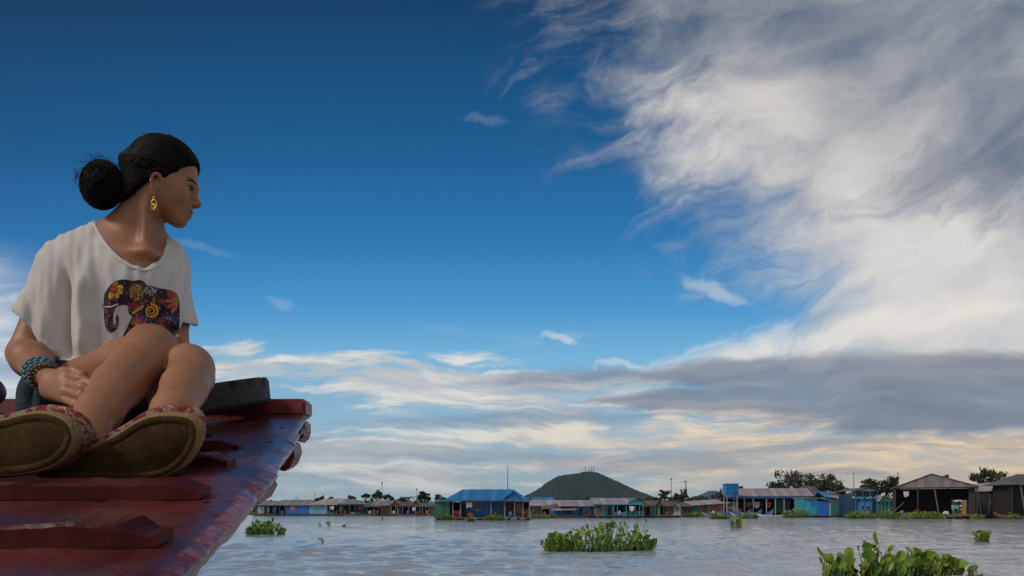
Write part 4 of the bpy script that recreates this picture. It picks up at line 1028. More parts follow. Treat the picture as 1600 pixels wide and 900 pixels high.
sampan('sampan', 'brown wooden sampan with raised dark prow before the blue fronted house', 891, 105.8, 6.6, 1.0, .36, R(2), BWd, W_dark, .80)
sampan('sampan', 'brown wooden sampan with long raised prow between the blue houseboat and the barn', 1379, 108.0, 5.2, 1.0, .45, R(14), BWd, W_dark, 1.3)
sampan('sampan', 'dark wooden sampan tied under the barn at the right rim', 1590, 91.5, 5.4, 1.0, .55, R(-24), BWd, W_dark, .75)
sampan('sampan', 'flat grey sampan moored before the rust red roof', 640, 146.5, 6.5, 1.0, .35, R(1), W_wood, W_dark, .25)
sampan('sampan', 'yellowish green flat sampan lying before the teal porch', 561, 147.0, 6.8, 1.0, .3, R(0), mat('mossy_boat', (.16,.17,.06), .7), W_dark, .2)

# people far off on the porch of the blue house (a few pixels tall): seated and standing figures
def tiny_person(px, Y_, zb, shirt, label, seated=True):
    skel = [((0,0,.95),.13,-1),((0,0,1.2),.15,0),((0,0,1.42),.07,1),((0,0,1.58),.105,2),((-.2,0,1.36),.05,1),((-.27,-.05,1.08),.04,4),((-.2,-.2,.95),.03,5),((.2,0,1.36),.05,1),((.27,-.05,1.08),.04,7),((.2,-.2,.95),.03,8)]
    if seated: skel += [((-.1,-.42,.93),.08,0),((-.1,-.45,.48),.05,10),((-.1,-.58,.46),.035,11),((.1,-.42,.93),.08,0),((.1,-.45,.48),.05,13),((.1,-.58,.46),.035,14)]
    else: skel += [((-.1,0,.5),.07,0),((-.1,0,.06),.045,10),((-.1,-.14,.04),.035,11),((.1,0,.5),.07,0),((.1,0,.06),.045,13),((.1,-.14,.04),.035,14)]
    off = -.45 if seated else 0
    me = bpy.data.meshes.new('person'); me.from_pydata([(a, b, c+off) for (a, b, c), _, _ in skel], [(p_, i) for i, (_, _, p_) in enumerate(skel) if p_ >= 0], [])
    o = bpy.data.objects.new('person', me); COL.objects.link(o); sk = o.modifiers.new('s', 'SKIN'); 
    for i, (_, r_, _) in enumerate(skel): me.skin_vertices[0].data[i].radius = (r_, r_*.8)
    me.skin_vertices[0].data[0].use_root = True
    o.modifiers.new('d', 'SUBSURF').levels = 1
    dg = bpy.context.evaluated_depsgraph_get(); me2 = bpy.data.meshes.new_from_object(o.evaluated_get(dg)); o.modifiers.clear(); o.data = me2
    me2.materials.clear(); me2.materials.append(SKIN_FAR); me2.materials.append(shirt); me2.materials.append(M_dimw)
    for p_ in me2.polygons:
        z_ = p_.center.z - off; p_.material_index = 1 if (z_ > .95 and z_ < 1.45 and abs(p_.center.x) < .24) else (2 if z_ <= .95 and z_ > .55 and abs(p_.center.x) < .2 else 0); p_.use_smooth = True
    o.location = (X(px, Y_), Y_, zb); o.rotation_euler = (0, 0, R(25*math.sin(px*1.7))); tag(o, label, 'person'); return o
SKIN_FAR = mat('far_skin', (0.20, 0.11, 0.07), 0.6)
for px, m, l_, st_ in ((808, M_red, 'person in red sitting at the far right porch of the blue house', True), (813.5, M_bluep, 'person in blue sitting between the two red clad ones on the porch', True), (823, M_red, 'person in red sitting rightmost on the porch of the blue house', True)):
    if st_:
        mb = MB(); mb.box(-.2,.2,-.18,.18,.40,.45); 
    tiny_person(px, 84.35, 0.31, m, l_, st_)

# the two widest sheds on the right stand square to the line of sight, not to the picture
for h_, a_ in ((BARN, 27), (SHED, 10)):
    h_.root.rotation_euler.z = R(-a_); h_.root.scale = (math.cos(R(a_))**1.2, 1, 1)

# ---------------- everyday clutter on the floating platforms
def jar(px, Y_, zb, hgt, r_, m, name, label, group):
    mb = MB(); prof = [(0, .55), (.12, .85), (.45, 1.0), (.78, .86), (.93, .62), (1.0, .66)]; n_ = 10; vs = []
    for t, k in prof:
        for i in range(n_): a = 2*math.pi*i/n_; vs.append((X(px, Y_)+r_*k*math.cos(a), Y_+r_*k*math.sin(a), zb+hgt*t))
    mb.add(vs, [(j*n_+i, j*n_+(i+1) % n_, (j+1)*n_+(i+1) % n_, (j+1)*n_+i) for j in range(len(prof)-1) for i in range(n_)]+[tuple(range(n_))[::-1], tuple(range((len(prof)-1)*n_, len(prof)*n_))])
    o = mb.build(name, m, smooth=True); tag(o, label, 'jar' if name == 'water_jar' else 'drum', group)
CLAY = mat('clay_jar', (.17, .075, .045), .7, var=.3)
for px, Y_, m, nm, l_ in ((418.5, 149.2, CLAY, 'water_jar', 'brown water jar by the door of the small grey shack'), (441, 149.1, M_bluep, 'drum', 'blue drum left of the bright blue sheet wall'), (526, 149.0, CLAY, 'water_jar', 'brown water jar under the porch of the pale blue fronted house'),
        (540, 148.4, M_red, 'drum', 'red drum at the left post of the teal porch'), (578, 148.2, M_white, 'drum', 'white drum on the cluttered porch under the drooping roof'), (591, 148.1, M_red, 'drum', 'red drum at the right post of the drooping roof'), (615.5, 148.3, M_white, 'drum', 'white drum below the brown plank gable'),
        (637, 147.7, M_bluep, 'drum', 'blue drum on the porch under the rust red roof'), (653, 147.6, CLAY, 'water_jar', 'clay jar at the right end of the rust red roofed house'), (668, 147.2, M_orange, 'drum', 'orange drum in the dim shack left of the blue house'),
        (775, 83.9, CLAY, 'water_jar', 'brown water jar beside the tall potted plant of the blue house'), (798, 83.9, M_bluep, 'drum', 'blue drum before the slatted screen of the blue house'), (852, 109.2, CLAY, 'water_jar', 'clay jar under the brown awning'),
        (921, 107.4, M_red, 'drum', 'red drum beside the blue wall behind the sampan'), (968, 106.2, M_white, 'drum', 'white drum on the turquoise porch'), (1006, 111.4, M_bluep, 'drum', 'blue drum before the narrow brown roofed house'), (1042, 111.2, CLAY, 'water_jar', 'clay jar before the olive front'),
        (1115, 123.2, M_white, 'drum', 'white drum before the faded brick wall'), (1226, 121.3, M_bluep, 'drum', 'blue drum by the green net of the long shed'), (1304, 126.3, M_red, 'drum', 'red drum before the small plank house with yellow gable'), (1410, 96.6, M_bluep, 'drum', 'blue drum in the dark left corner of the barn'), (1445, 95.6, CLAY, 'water_jar', 'clay jar on the barn floor left of the leaning post'), (1569, 99.6, M_white, 'drum', 'white drum between the net hung hut and the right barn')):
    jar(px, Y_, .352 if Y_ > 86 and not 94 < Y_ < 98 else (.302 if Y_ < 86 else .455), .72 if nm == 'drum' else .62, .27, m, nm, l_, 'jars and drums on the floating platforms')
for px, py, Y_, m, l_ in ((457, 792, 148.7, M_orange, 'orange cloth hung on the bright blue sheet wall'), (519, 791, 148.6, M_white, 'white cloth hung on the porch of the pale blue fronted house'), (562, 791, 148.0, M_darkred, 'dark red cloth hung on the teal porch'), (647, 793, 147.2, M_white, 'white cloth hung under the brown gable by the rust red roof'), (861, 793, 108.3, M_orange, 'orange cloth hung under the brown awning'), (987, 791, 105.7, M_white, 'white cloth on the railed turquoise porch'), (1322, 785, 119.2, M_red, 'red cloth hung on the low dark green house'), (1416, 768, 95.4, M_white, 'white cloth hung in the dark left corner of the barn')):
    cloth(.8, .7, px*.31, m, 'hung_cloth', l_, px, py, Y_, group='laundry on the floating houses')
for px, Y_, zt_, l_ in ((505, 152, 772, 'aerial on the pale ridge right of the blue sheet wall'), (600, 151, 774, 'aerial on the grey roof with the brown gable'), (848, 113, 771, 'aerial on the long pale mauve roof'), (953, 110, 768, 'aerial on the ridge of the turquoise house'), (1212, 126, 752, 'aerial on the ridge of the long shed'), (1350, 115, 752, 'aerial on the ornate blue houseboat')):
    top = P(px, zt_, Y_); t = empty('roof_aerial', (top.x, top.y, top.z-2.0)); tag(t, l_, 'aerial', 'aerials on the roofs')
    mb = MB(); mb.bar((0, 0, -.6), (0, 0, 2.0), .028, 5); mb.build('mast', P_dark, t)
    mb = MB(); mb.bar((-.5, 0, 1.85), (.5, 0, 1.85), .02, 4)
    for k in range(5): mb.bar((-.42+.21*k, -.25, 1.87), (-.42+.21*k, .25, 1.87), .014, 4)
    mb.build('array', M_steel, t)
# ================================================================== trees on the bank
def tree(label, px, Y_, wpx, ytop, ybot, seed, kind=0, dens=1.0, group='trees on the far bank', leafs=0.36, name='tree', spread=1.0, tall=False):
    rg = random.Random(seed); zb = 0.4; H = Z(ytop, Y_) - zb; Wd = wpx/F*Y_; zc0 = max(1.0, Z(ybot, Y_) - zb)
    r = empty(name, (X(px, Y_), Y_, zb)); tag(r, label, 'tree', group)
    mt = MB(); lv = []
    lean = Vector((rg.uniform(-.06,.06)*H, 0, 0)); fork = zc0*0.85
    mt.tube([(0,0,-.3), lean*.4+Vector((0,0,fork*.5)), lean+Vector((0,0,fork))], [H*.030, H*.024, H*.018], 7)
    tips = []
    nl = int(8 + Wd*1.3*dens)
    for i in range(nl):
        a = rg.random()*6.28; rr = (rg.random()**.55)*Wd*.47; up = zc0 + (H-zc0)*(0.30+0.70*rg.random())*(1-0.45*(rr/(Wd*.5))**2*spread)
        tip = Vector((rr*math.cos(a), rr*math.sin(a)*.7, min(H*.97, up))); b = lean+Vector((0,0,fork*rg.uniform(.7,1.0)))
        mid = b.lerp(tip, .5)+Vector((rg.gauss(0,.3), rg.gauss(0,.3), rg.uniform(0,.5)))
        mt.tube([b, mid, tip], [H*.012, H*.007, H*.002], 5); tips.append(tip)
        for k in range(2):
            t2 = tip + Vector((rg.gauss(0,1), rg.gauss(0,1), rg.gauss(0.1,.6)))*Wd*.11
            t2.z = min(t2.z, H*.99); mt.tube([mid, t2], [H*.005, H*.0015], 4); tips.append(t2)
    ml = MB()
    for tip in tips:
        cr = Wd*.085*rg.uniform(.6,1.35)
        for k in range(int(46*dens)):
            d = Vector((rg.gauss(0,1), rg.gauss(0,1), rg.gauss(0,.75)))*cr*.62
            leafq(ml, tip+d, rg, leafs*rg.uniform(.45,1.0))
    mt.build('trunk', P_dark, r, smooth=True); ml.build('crown', leaf_mats[kind], r, fix=False)
    return r
TR = [  # px, Y, width, top, crown base, seed, kind, label
 (572, 190, 10, 769.5, 779, 1, 0, 'small dark tree far left of the round crowned tree'), (588, 186, 21, 767.5, 781, 2, 1, 'round crowned green tree above the olive walled house'),
 (607, 190, 15, 772.5, 783, 3, 0, 'low dark tree right of the round crowned tree'), (501, 190, 17, 775.5, 787, 4, 0, 'low dark shrubby tree right of the aerial mast'), (518, 192, 9, 775, 784, 5, 0, 'tiny dark treetop above the pale roof ridge'),
 (549, 192, 14, 776, 783, 41, 0, 'flat topped dark tree peeping over the grey hip roof'),
 (664, 188, 21, 767.5, 784, 6, 0, 'feathery tree left of the blue roof'), (684, 190, 11, 771, 785, 7, 0, 'slim tree touching the left end of the blue roof'), (693, 191, 8, 773.5, 785, 42, 2, 'short olive tree hard by the blue roof'), (630, 195, 13, 777, 787, 8, 2, 'short olive tree behind the rust red roof'),
 (1038, 185, 21, 766, 783, 9, 1, 'round tree left of the leaning mast'), (1060, 187, 16, 769, 783, 10, 2, 'shaggy tree around the foot of the leaning mast'), (1070, 190, 14, 765, 783, 11, 2, 'taller shaggy tree beside the leaning mast'),
 (1126, 190, 15, 768, 783, 12, 0, 'dark tree just left of the blue tank'), (1154, 190, 13, 757, 772, 13, 2, 'sparse treetop just right of the blue tank'),
 (1217, 184, 36, 751, 772, 14, 2, 'left tree of the big grove, thin olive crown above the shed roof'), (1252, 190, 66, 737, 768, 15, 2, 'tallest spreading tree of the big grove behind the long shed'), (1290, 186, 58, 742, 772, 16, 2, 'broad right tree of the big grove behind the long shed'),
 (1313, 182, 24, 757, 776, 43, 0, 'low dark tree at the right end of the big grove'),
 (1357, 180, 28, 743, 772, 17, 2, 'upright tree behind the blue ornate houseboat'), (1387, 180, 34, 742, 772, 18, 0, 'dark tree rising left of the big barn roof'), (1372, 182, 26, 756, 778, 44, 0, 'low dark tree between the two upright ones left of the barn'),
 (1543, 178, 44, 731, 757, 19, 1, 'round leafy tree standing alone right of the big barn'), (1477, 182, 14, 742.5, 752, 20, 0, 'small treetop over the right slope of the barn roof'),
]
for px, Yt, wd, yt, yb, sd_, kd, lb in TR:
    big = wd > 30
    tree(lb, px, Yt, wd, yt, yb, sd_, kd, 1.0 if not big else 0.85, leafs=0.34 if not big else 0.42)
def palm(label, px, Y_, ytop, seed):
    rg = random.Random(seed); H = Z(ytop, Y_)-.4; r = empty('palm_tree', (X(px, Y_), Y_, .4)); tag(r, label, 'palm', 'trees on the far bank')
    mt = MB(); mt.tube([(0,0,-.3), (.1,0,H*.5), (.25,0,H-.9)], [.17,.13,.11], 7); mt.build('trunk', P_dark, r, smooth=True)
    ml = MB()
    for i in range(16):
        a = i*2.4+rg.random(); el = rg.uniform(-.2, .9); L = 1.9*rg.uniform(.8,1.1); c = Vector((.25,0,H-.9)); prev = c
        for k in range(1, 8):
            t = k/7; p = c+Vector((math.cos(a)*L*t, math.sin(a)*L*t, L*(math.sin(el)*t-.75*t*t*.8)))
            sdv = Vector((-math.sin(a), math.cos(a), 0))*(.42*(1-t*.7))
            ml.add([prev, prev.lerp(p,.8)+sdv+Vector((0,0,-.15)), p], [(0,1,2)]); ml.add([prev, prev.lerp(p,.8)-sdv+Vector((0,0,-.15)), p], [(0,2,1)]); prev = p
    ml.build('crown', leaf_mats[3], r, fix=False)
palm('short palm behind the rust red roof, left of the feathery tree', 637, 186, 773, 3); palm('small palm top between the round tree and the olive walled roof', 615, 188, 777, 4); palm('small palm beside the feathery tree left of the blue roof', 655, 189, 773, 6)

# low belt of scrub along the bank behind the houses
rg = random.Random(77); ml = MB()
for i in range(15000):
    px = rg.uniform(395, 1610); Yq = rg.uniform(170, 205)
    hh = 779.5 + 3.0*mnoise.noise((px*.03, 0, 0)) + 4*mnoise.noise((px*.11, 5, 0)) - (3.5 if 1075 < px < 1135 else 0) + (3.5 if px < 840 else 0) + (4 if px > 1200 else 0)
    zt = Z(hh, Yq); z_ = .4 + (zt-.4)*rg.random()**.7
    leafq(ml, Vector((X(px, Yq), Yq, z_)), rg, rg.uniform(.25,.6))
tag(ml.build('scrub', leaf_mats[0], fix=False), kind='stuff')

# ================================================================== floating water hyacinth
def hyac_fn(nt, co, base):
    gi = nt.node('ShaderNodeNewGeometry'); rp = S(nt, gi.outputs['Random Per Island'])
    n1 = nt.noise(co, 3.0, 3, 0.6); n2 = nt.noise(co, 45.0, 3, 0.6)
    c = nt.mix(rp, (0.060, 0.150, 0.010), (0.230, 0.360, 0.035))
    c = nt.mix(nt.ss(rp*0.4 + n1*0.6, 0.60, 0.80)*0.6, c, (0.34, 0.38, 0.06))
    c = nt.mix(nt.ss(n2*.55 + rp*.45, 0.60, 0.78)*0.7, c, (0.18, 0.12, 0.03))
    return (c, n2)
hy_m = mat('hyacinth_leaf', fn=hyac_fn, rough=0.33, bump=0.004, spec=0.5); stem_m = mat('hyacinth_stalk', (0.085, 0.16, 0.03), 0.45, var=.4); root_m = mat('hyacinth_roots', (0.03, 0.026, 0.018), 0.8)
b_ = hy_m.node_tree.nodes['Principled BSDF']; b_.inputs['Subsurface Weight'].default_value = 0.0
def hyacinth(label, px, ybase, wpx, hpx, seed, n, leaf, group='floating water hyacinth clumps', shape=None, depthk=0.55, Yf=None):
    """n leaves on stalks rising out of a raft; widths and heights in photo pixels at the raft's distance"""
    rg = random.Random(seed); Yc = Yf or CH*F/(ybase-HY); r = empty('water_hyacinth', (X(px, Yc), Yc, 0.0)); tag(r, label, 'water plant', group)
    W2 = wpx/F*Yc/2; H = hpx/F*Yc; ml = MB(); ms = MB()
    cl = [(rg.uniform(-.95,.95), rg.uniform(-1,1)) for _ in range(max(3, n//8))]
    for i in range(n):
        c = rg.choice(cl); u = max(-1, min(1, c[0]+rg.gauss(0,.10))); v_ = max(-1, min(1, c[1]+rg.gauss(0,.25)))
        env = shape(u) if shape else (1-abs(u)**2.2*0.55)
        base = Vector((u*W2, v_*W2*depthk*(1-.5*abs(u)), 0.0))
        big = rg.random(); big *= (1.22 if rg.random() < .05 else 1); hh = H*env*(0.10+0.90*big**1.15); lean = Vector((rg.gauss(0,.28)+u*.22, rg.gauss(0,.28)+v_*.1, 1)).normalized()
        tip = base + Vector((lean.x*hh*.9, lean.y*hh*.9, hh*.93))
        mid = base.lerp(tip, .5)+Vector((rg.gauss(0,.03)*hh, rg.gauss(0,.03)*hh, 0))
        ms.tube([base-Vector((0,0,.04)), base.lerp(mid,.45), mid, tip], [leaf*.06, leaf*.09, leaf*.055, leaf*.035], 5)
        # spoon-shaped blade: round outline, cupped, on a tilted axis
        s = leaf*(.40+.70*rg.random())*(.75+.30*big); ax = (lean*0.55 + Vector((rg.gauss(0,.55), rg.gauss(0,.55)-.12, .35+rg.gauss(0,.3)))).normalized()
        nr = Vector((rg.gauss(0,1), rg.gauss(0,1)-.3, rg.uniform(-.1,.9))); nr = (nr-ax*nr.dot(ax)).normalized(); sx = ax.cross(nr)
        vs = [tip]; NR, NA = 3, 10; asp = rg.uniform(.62, 1.05); fold = rg.uniform(.05,.55); curl = rg.uniform(-.25,.35)
        cen = tip+ax*s*.52
        vs = [cen - nr*s*fold*.2]
        for k in range(1, NR+1):
            q_ = k/NR
            for a_ in range(NA):
                t = 2*math.pi*a_/NA; lx = math.sin(t)*s*.50*q_*(1+.05*rg.gauss(0,1)*(q_ > .9)); ly = -math.cos(t)*s*.56*q_
                if abs(t) < .3: ly *= .8
                vs.append(cen + sx*lx*asp + ax*ly + nr*(fold*abs(lx) + curl*(ly/s)**2*s*.6 - .2*fold*s*(1-q_)))
        fs = [(0, 1+a_, 1+(a_+1) % NA) for a_ in range(NA)] + [(1+k*NA+a_, 1+(k+1)*NA+a_, 1+(k+1)*NA+(a_+1) % NA, 1+k*NA+(a_+1) % NA) for k in range(NR-1) for a_ in range(NA)]
        ml.add(vs, fs)
    ml.build('leaves', hy_m, r, smooth=True, fix=False); ms.build('stalks', stem_m, r, smooth=True)
    mr = MB()
    for i in range(max(6, n//6)):
        c = rg.choice(cl); mr.sphere((c[0]*W2*.95, c[1]*W2*depthk*.8, -.01), leaf*rg.uniform(.35,.8), 8, 5, sz=.22)
    mr.build('root_mat', root_m, r, smooth=True)
    return r
def shA(u):
    return float(np.interp(u, [-1,-.85,-.6,-.3,0,.15,.3,.5,.62,.8,1], [.25,.50,.50,.72,.80,1.0,.85,.45,.85,.45,.30]))
hyacinth('wide leafy water hyacinth clump afloat in the middle of the river', 936, 861, 168, 50, 11, 560, 0.165, shape=shA, depthk=.42)
def shB(u):
    return float(np.interp(u, [-1,-.9,-.7,-.45,-.3,-.12,.1,.3,.45,.6,.8,1], [.45,.70,.45,.60,1.05,1.0,.42,.50,.68,.62,.36,.34]))
hyacinth('nearest water hyacinth clump with large round leaves at the bottom right', 1386, 902, 216, 55, 23, 270, 0.215, shape=shB, depthk=.40)
hyacinth('compact bright green water hyacinth clump right beside the boat bow', 415, 835, 54, 20, 31, 240, 0.19, depthk=.5, shape=lambda u: 1-.78*u*u)
hyacinth('tiny water hyacinth sprig with one tall leaf beside the boat bow', 397, 832, 10, 22, 33, 6, 0.30)
hyacinth('small sparse water hyacinth sprig before the moored motorboats', 1151, 825, 24, 13, 35, 34, 0.30)
hyacinth('small low water hyacinth clump toward the right rim', 1533, 846, 28, 14, 37, 60, 0.19)
hyacinth('thin water hyacinth shoots at the bottom rim, right of the nearest clump', 1527, 905, 22, 18, 39, 12, 0.14)
for i, (px, yb, l_) in enumerate(((500, 822, 'first tiny drifting hyacinth bit left of the open river'), (517, 822, 'second tiny drifting hyacinth bit, slightly taller'), (536, 823, 'third tiny drifting hyacinth bit'), (503, 849, 'single small hyacinth shoot on the water, below the three bits'), (596, 813, 'tiny hyacinth fleck far out below the olive walled house'))):
    hyacinth(l_, px, yb, 5 if i != 3 else 4, 4.5 if i != 3 else 6, 50+i, 5, 0.26 if i != 3 else .14)
# rafts along the houses
EDGE = [(700, 811.5, 22, 7, 83.0, 'hyacinth raft at the foot of the green shed'), (736, 815.5, 12, 6, 69.5, 'small yellowish hyacinth raft before the red bin'), (772, 813.5, 28, 8, 79.5, 'hyacinth raft before the potted plant of the blue house'), (845, 810, 30, 5, 100, 'flat hyacinth raft before the pale mauve roofed house'),
        (1085, 808.5, 26, 8, 113, 'hyacinth raft at the low brick and green house'), (1123, 811, 34, 7, 92, 'grassy hyacinth raft in front of the leftmost motorboats'), (1170, 810.5, 30, 9, 95, 'grassy hyacinth raft in front of the middle motorboats'), (1244, 810, 40, 14, 108, 'tall bright hyacinth raft between long shed and turquoise shed'),
        (1345, 811, 46, 11, 96, 'hyacinth raft before the blue ornate houseboat'), (1390, 811, 30, 11, 94, 'hyacinth raft under the raised sampan prow'), (1443, 812, 72, 11, 92, 'long hyacinth raft along the front of the big barn'), (1581, 812, 18, 9, 88, 'hyacinth raft beside the sampan at the right rim'), (1527, 811, 24, 6, 92, 'brownish hyacinth raft below the narrow hut'), (404, 808, 16, 4, 146, 'flat hyacinth raft below the white fronted shack')]
for i, (px, yb, wd, hp, Yq, lb) in enumerate(EDGE):
    hyacinth(lb, px, yb, wd, hp, 80+i, int(wd*6.5), 0.28, 'hyacinth rafts along the houses', depthk=.3, Yf=Yq)
# ================================================================== the woman: one continuous body grown from a distance field
class Field:
    def __init__(s, lo, hi, h):
        s.lo = np.array(lo, dtype=np.float32); s.h = h
        s.n = np.ceil((np.array(hi)-np.array(lo))/h).astype(int)+1
        s.d = np.full(s.n, 1.0, dtype=np.float32)
    def _win(s, lo, hi, pad):
        a = np.clip(np.floor((np.array(lo)-pad-s.lo)/s.h).astype(int), 0, s.n-1); b = np.clip(np.ceil((np.array(hi)+pad-s.lo)/s.h).astype(int)+1, 1, s.n)
        ax = [s.lo[i]+s.h*np.arange(a[i], b[i], dtype=np.float32) for i in range(3)]
        return tuple(slice(a[i], b[i]) for i in range(3)), np.stack(np.meshgrid(*ax, indexing='ij'), -1)
    def add(s, prim, k=0.012):
        lo, hi, fn = prim; w, p = s._win(lo, hi, k+4*s.h)
        if p.size == 0: return
        s.d[w] = smin(s.d[w], fn(p), k)
    def sub(s, prim, k=0.004):
        lo, hi, fn = prim; w, p = s._win(lo, hi, k+4*s.h)
        if p.size == 0: return
        s.d[w] = -smin(-s.d[w], fn(p), k)
    def mesh(s):
        d = s.d; ins = d < 0; n = s.n
        c = np.zeros(n-1, dtype=np.int8)
        offs = [(i, j, k) for i in (0, 1) for j in (0, 1) for k in (0, 1)]
        for i, j, k in offs: c += ins[i:n[0]-1+i, j:n[1]-1+j, k:n[2]-1+k]
        act = np.argwhere((c > 0) & (c < 8)); idx = np.full(n-1, -1, dtype=np.int32); idx[tuple(act.T)] = np.arange(len(act))
        cv = np.stack([d[act[:, 0]+i, act[:, 1]+j, act[:, 2]+k] for i, j, k in offs], 1)
        acc = np.zeros((len(act), 3)); cnt = np.zeros(len(act))
        for a in range(8):
            for b in range(a+1, 8):
                oa, ob = np.array(offs[a]), np.array(offs[b])
                if abs(oa-ob).sum() != 1: continue
                va, vb = cv[:, a], cv[:, b]; m = (va < 0) != (vb < 0); t = np.where(m, va/np.where(m, va-vb, 1), 0)
                acc += np.where(m[:, None], oa+(ob-oa)*t[:, None], 0); cnt += m
        v = s.lo + s.h*(act+acc/cnt[:, None])
        q = []
        for ax in range(3):
            sl0 = [slice(1, -1)]*3; sl0[ax] = slice(0, -1); sl1 = list(sl0); sl1[ax] = slice(1, None)
            e = ins[tuple(sl0)] != ins[tuple(sl1)]; p = np.argwhere(e); 
            o1, o2 = [x for x in range(3) if x != ax]; base = p.copy(); base[:, o1] += 1; base[:, o2] += 1
            flip = ins[tuple(base.T)]
            def cell(da, db):
                c_ = base.copy(); c_[:, o1] += da; c_[:, o2] += db; return idx[tuple(c_.T)]
            f = np.stack([cell(-1, -1), cell(0, -1), cell(0, 0), cell(-1, 0)], 1)
            if ax == 1: flip = ~flip
            f[~flip] = f[~flip][:, ::-1]; q.append(f)
        return v, np.concatenate(q)
def smin(a, b, k):
    if k <= 0: return np.minimum(a, b)
    h = np.maximum(k-np.abs(a-b), 0)/k
    return np.minimum(a, b)-h*h*k*0.25
def A3(p): return np.array(p, dtype=np.float32)
def cap(a, b, r1, r2=None):
    a, b = A3(a), A3(b); r2 = r1 if r2 is None else r2; ab = b-a; L = float(ab@ab)+1e-9; R_ = max(r1, r2)
    def fn(p):
        t = np.clip(((p-a)@ab)/L, 0, 1); return np.linalg.norm(p-a-t[..., None]*ab, axis=-1)-(r1+(r2-r1)*t)
    return np.minimum(a, b)-R_, np.maximum(a, b)+R_, fn
def ell(c, r, M=None):
    c, r = A3(c), A3(r); Mi = np.eye(3, dtype=np.float32) if M is None else np.array(M, dtype=np.float32).T; R_ = float(r.max())
    def fn(p):
        q = (p-c)@Mi.T; k0 = np.linalg.norm(q/r, axis=-1); k1 = np.linalg.norm(q/(r*r), axis=-1)+1e-6; return k0*(k0-1)/k1
    return c-R_, c+R_, fn
def chain(pts, rad, k=0.02):
    pr = [cap(pts[i], pts[i+1], rad[i], rad[i+1]) for i in range(len(pts)-1)]
    return group_(pr, k)
def group_(pr, k):
    lo = np.min([p[0] for p in pr], axis=0); hi = np.max([p[1] for p in pr], axis=0)
    def fn(p):
        d = pr[0][2](p)
        for q in pr[1:]: d = smin(d, q[2](p), k)
        return d
    return lo-k, hi+k, fn

# ---- head frame: x ahead, y to her left, z up
YAW, PITCH, ROLL, HS = R(13), R(-16), R(0), 0.755
f_ = Vector((math.cos(YAW)*math.cos(PITCH), math.sin(YAW)*math.cos(PITCH), math.sin(PITCH)))
l_ = Vector((0, 0, 1)).cross(f_).normalized(); u_ = f_.cross(l_)
l_, u_ = (l_*math.cos(ROLL)+u_*math.sin(ROLL)), (u_*math.cos(ROLL)-l_*math.sin(ROLL))
HM = Matrix((f_, l_, u_)).transposed()
NZ = HM @ Vector((.113, 0, -.027))*HS
HC = P(311.5, 321, 1.632+NZ.y) - NZ
EX_, EZ_ = min(((x, z) for x in np.linspace(-.03, .03, 61) for z in np.linspace(-.05, .02, 71)), key=lambda q: (lambda w: (800+w.x/w.y*F-242)**2+(HY-(w.z-CH)/w.y*F-284)**2)(HC+HM@Vector((q[0], -.078, q[1]))*HS))
EX_ += .009
def hd(x, y, z): return HC + HM @ Vector((x, y, z))*HS
HMn = np.array(HM)
def hcap(a, b, r1, r2=None): return cap(hd(*a), hd(*b), r1*HS, (r1 if r2 is None else r2)*HS)
def hell(c, r): return ell(hd(*c), [q*HS for q in r], HMn)

# ---- joints, read off the photograph with a distance for each
shR, elR, wrR = P(108, 420, 1.575), P(39, 555, 1.52), P(68, 587, 1.37)
shL, elL, wrL = P(256, 418, 1.680), P(277, 580, 1.635), P(286, 566, 1.47)
hipR, knR, anR = P(100, 625, 1.60), P(238, 549, 1.36), P(124, 690, 1.035)
hipL, knL, anL = P(205, 625, 1.70), P(297, 577, 1.36), P(236, 698, 1.065)
neck0 = P(208, 378, 1.635); notch = P(226, 394, 1.572)
def lerp(a, b, t): return a.lerp(b, t)

B_ = Field((-1.25, 0.90, 1.235), (-0.48, 1.84, 2.13), 0.0032)
# torso
B_.add(group_([ell(P(160, 612, 1.675), (.155, .105, .10)), cap(P(162, 590, 1.665), P(186, 470, 1.655), .098, .112), ell(P(188, 440, 1.650), (.145, .098, .10)),
    cap(P(120, 416, 1.605), P(250, 414, 1.675), .048, .042), cap(P(195, 400, 1.64), P(212, 360, 1.64), .062, .052)], .05))
for a, b, r1, r2 in ((P(203, 352, 1.640), P(118, 396, 1.600), .033, .033), (P(232, 366, 1.655), P(260, 402, 1.675), .031, .029)): B_.add(cap(a, b, r1, r2), .030)
B_.add(cap(notch, P(125, 396, 1.575), .0085, .009), .016); B_.add(cap(notch+Vector((.012, .006, 0)), P(262, 402, 1.640), .0080, .008), .016)
# head
B_.add(group_([hell((-.014, 0, .046), (.097, .075, .088)), hell((.028, 0, -.020), (.060, .061, .083)), hell((.034, -.033, -.040), (.036, .025, .034)), hell((.034, .033, -.040), (.036, .025, .034)),
    hcap((.000, -.050, -.040), (.060, -.015, -.086), .021, .018), hcap((.000, .050, -.040), (.060, .015, -.086), .021, .018), hcap((.060, -.009, -.089), (.060, .009, -.089), .0195),
    hcap((.050, -.038, -.018), (.030, -.056, -.008), .021, .015), hcap((.050, .038, -.018), (.030, .056, -.008), .021, .015)], .022), .01)
B_.add(hcap((.073, 0, -.094), (.073, 0, -.090), .0150), .016)                      # chin
B_.add(hcap((.076, -.034, .024), (.085, -.010, .020), .0085, .0085), .016); B_.add(hcap((.076, .034, .024), (.085, .010, .020), .0085, .0085), .016)
for sy in (-1, 1):
    B_.sub(hell((.089, sy*.031, .003), (.012, .017, .0095)), .010)                   # eye sockets
    B_.add(hcap((.0765, sy*.044, .0085), (.0835, sy*.020, .0085), .0045, .0045), .005)    # upper lids
    B_.add(hcap((.0755, sy*.043, -.0045), (.0815, sy*.021, -.005), .0035, .0035), .006)
B_.add(hcap((.083, 0, .014), (.1080, 0, -.024), .0062, .0084), .013)                 # nose
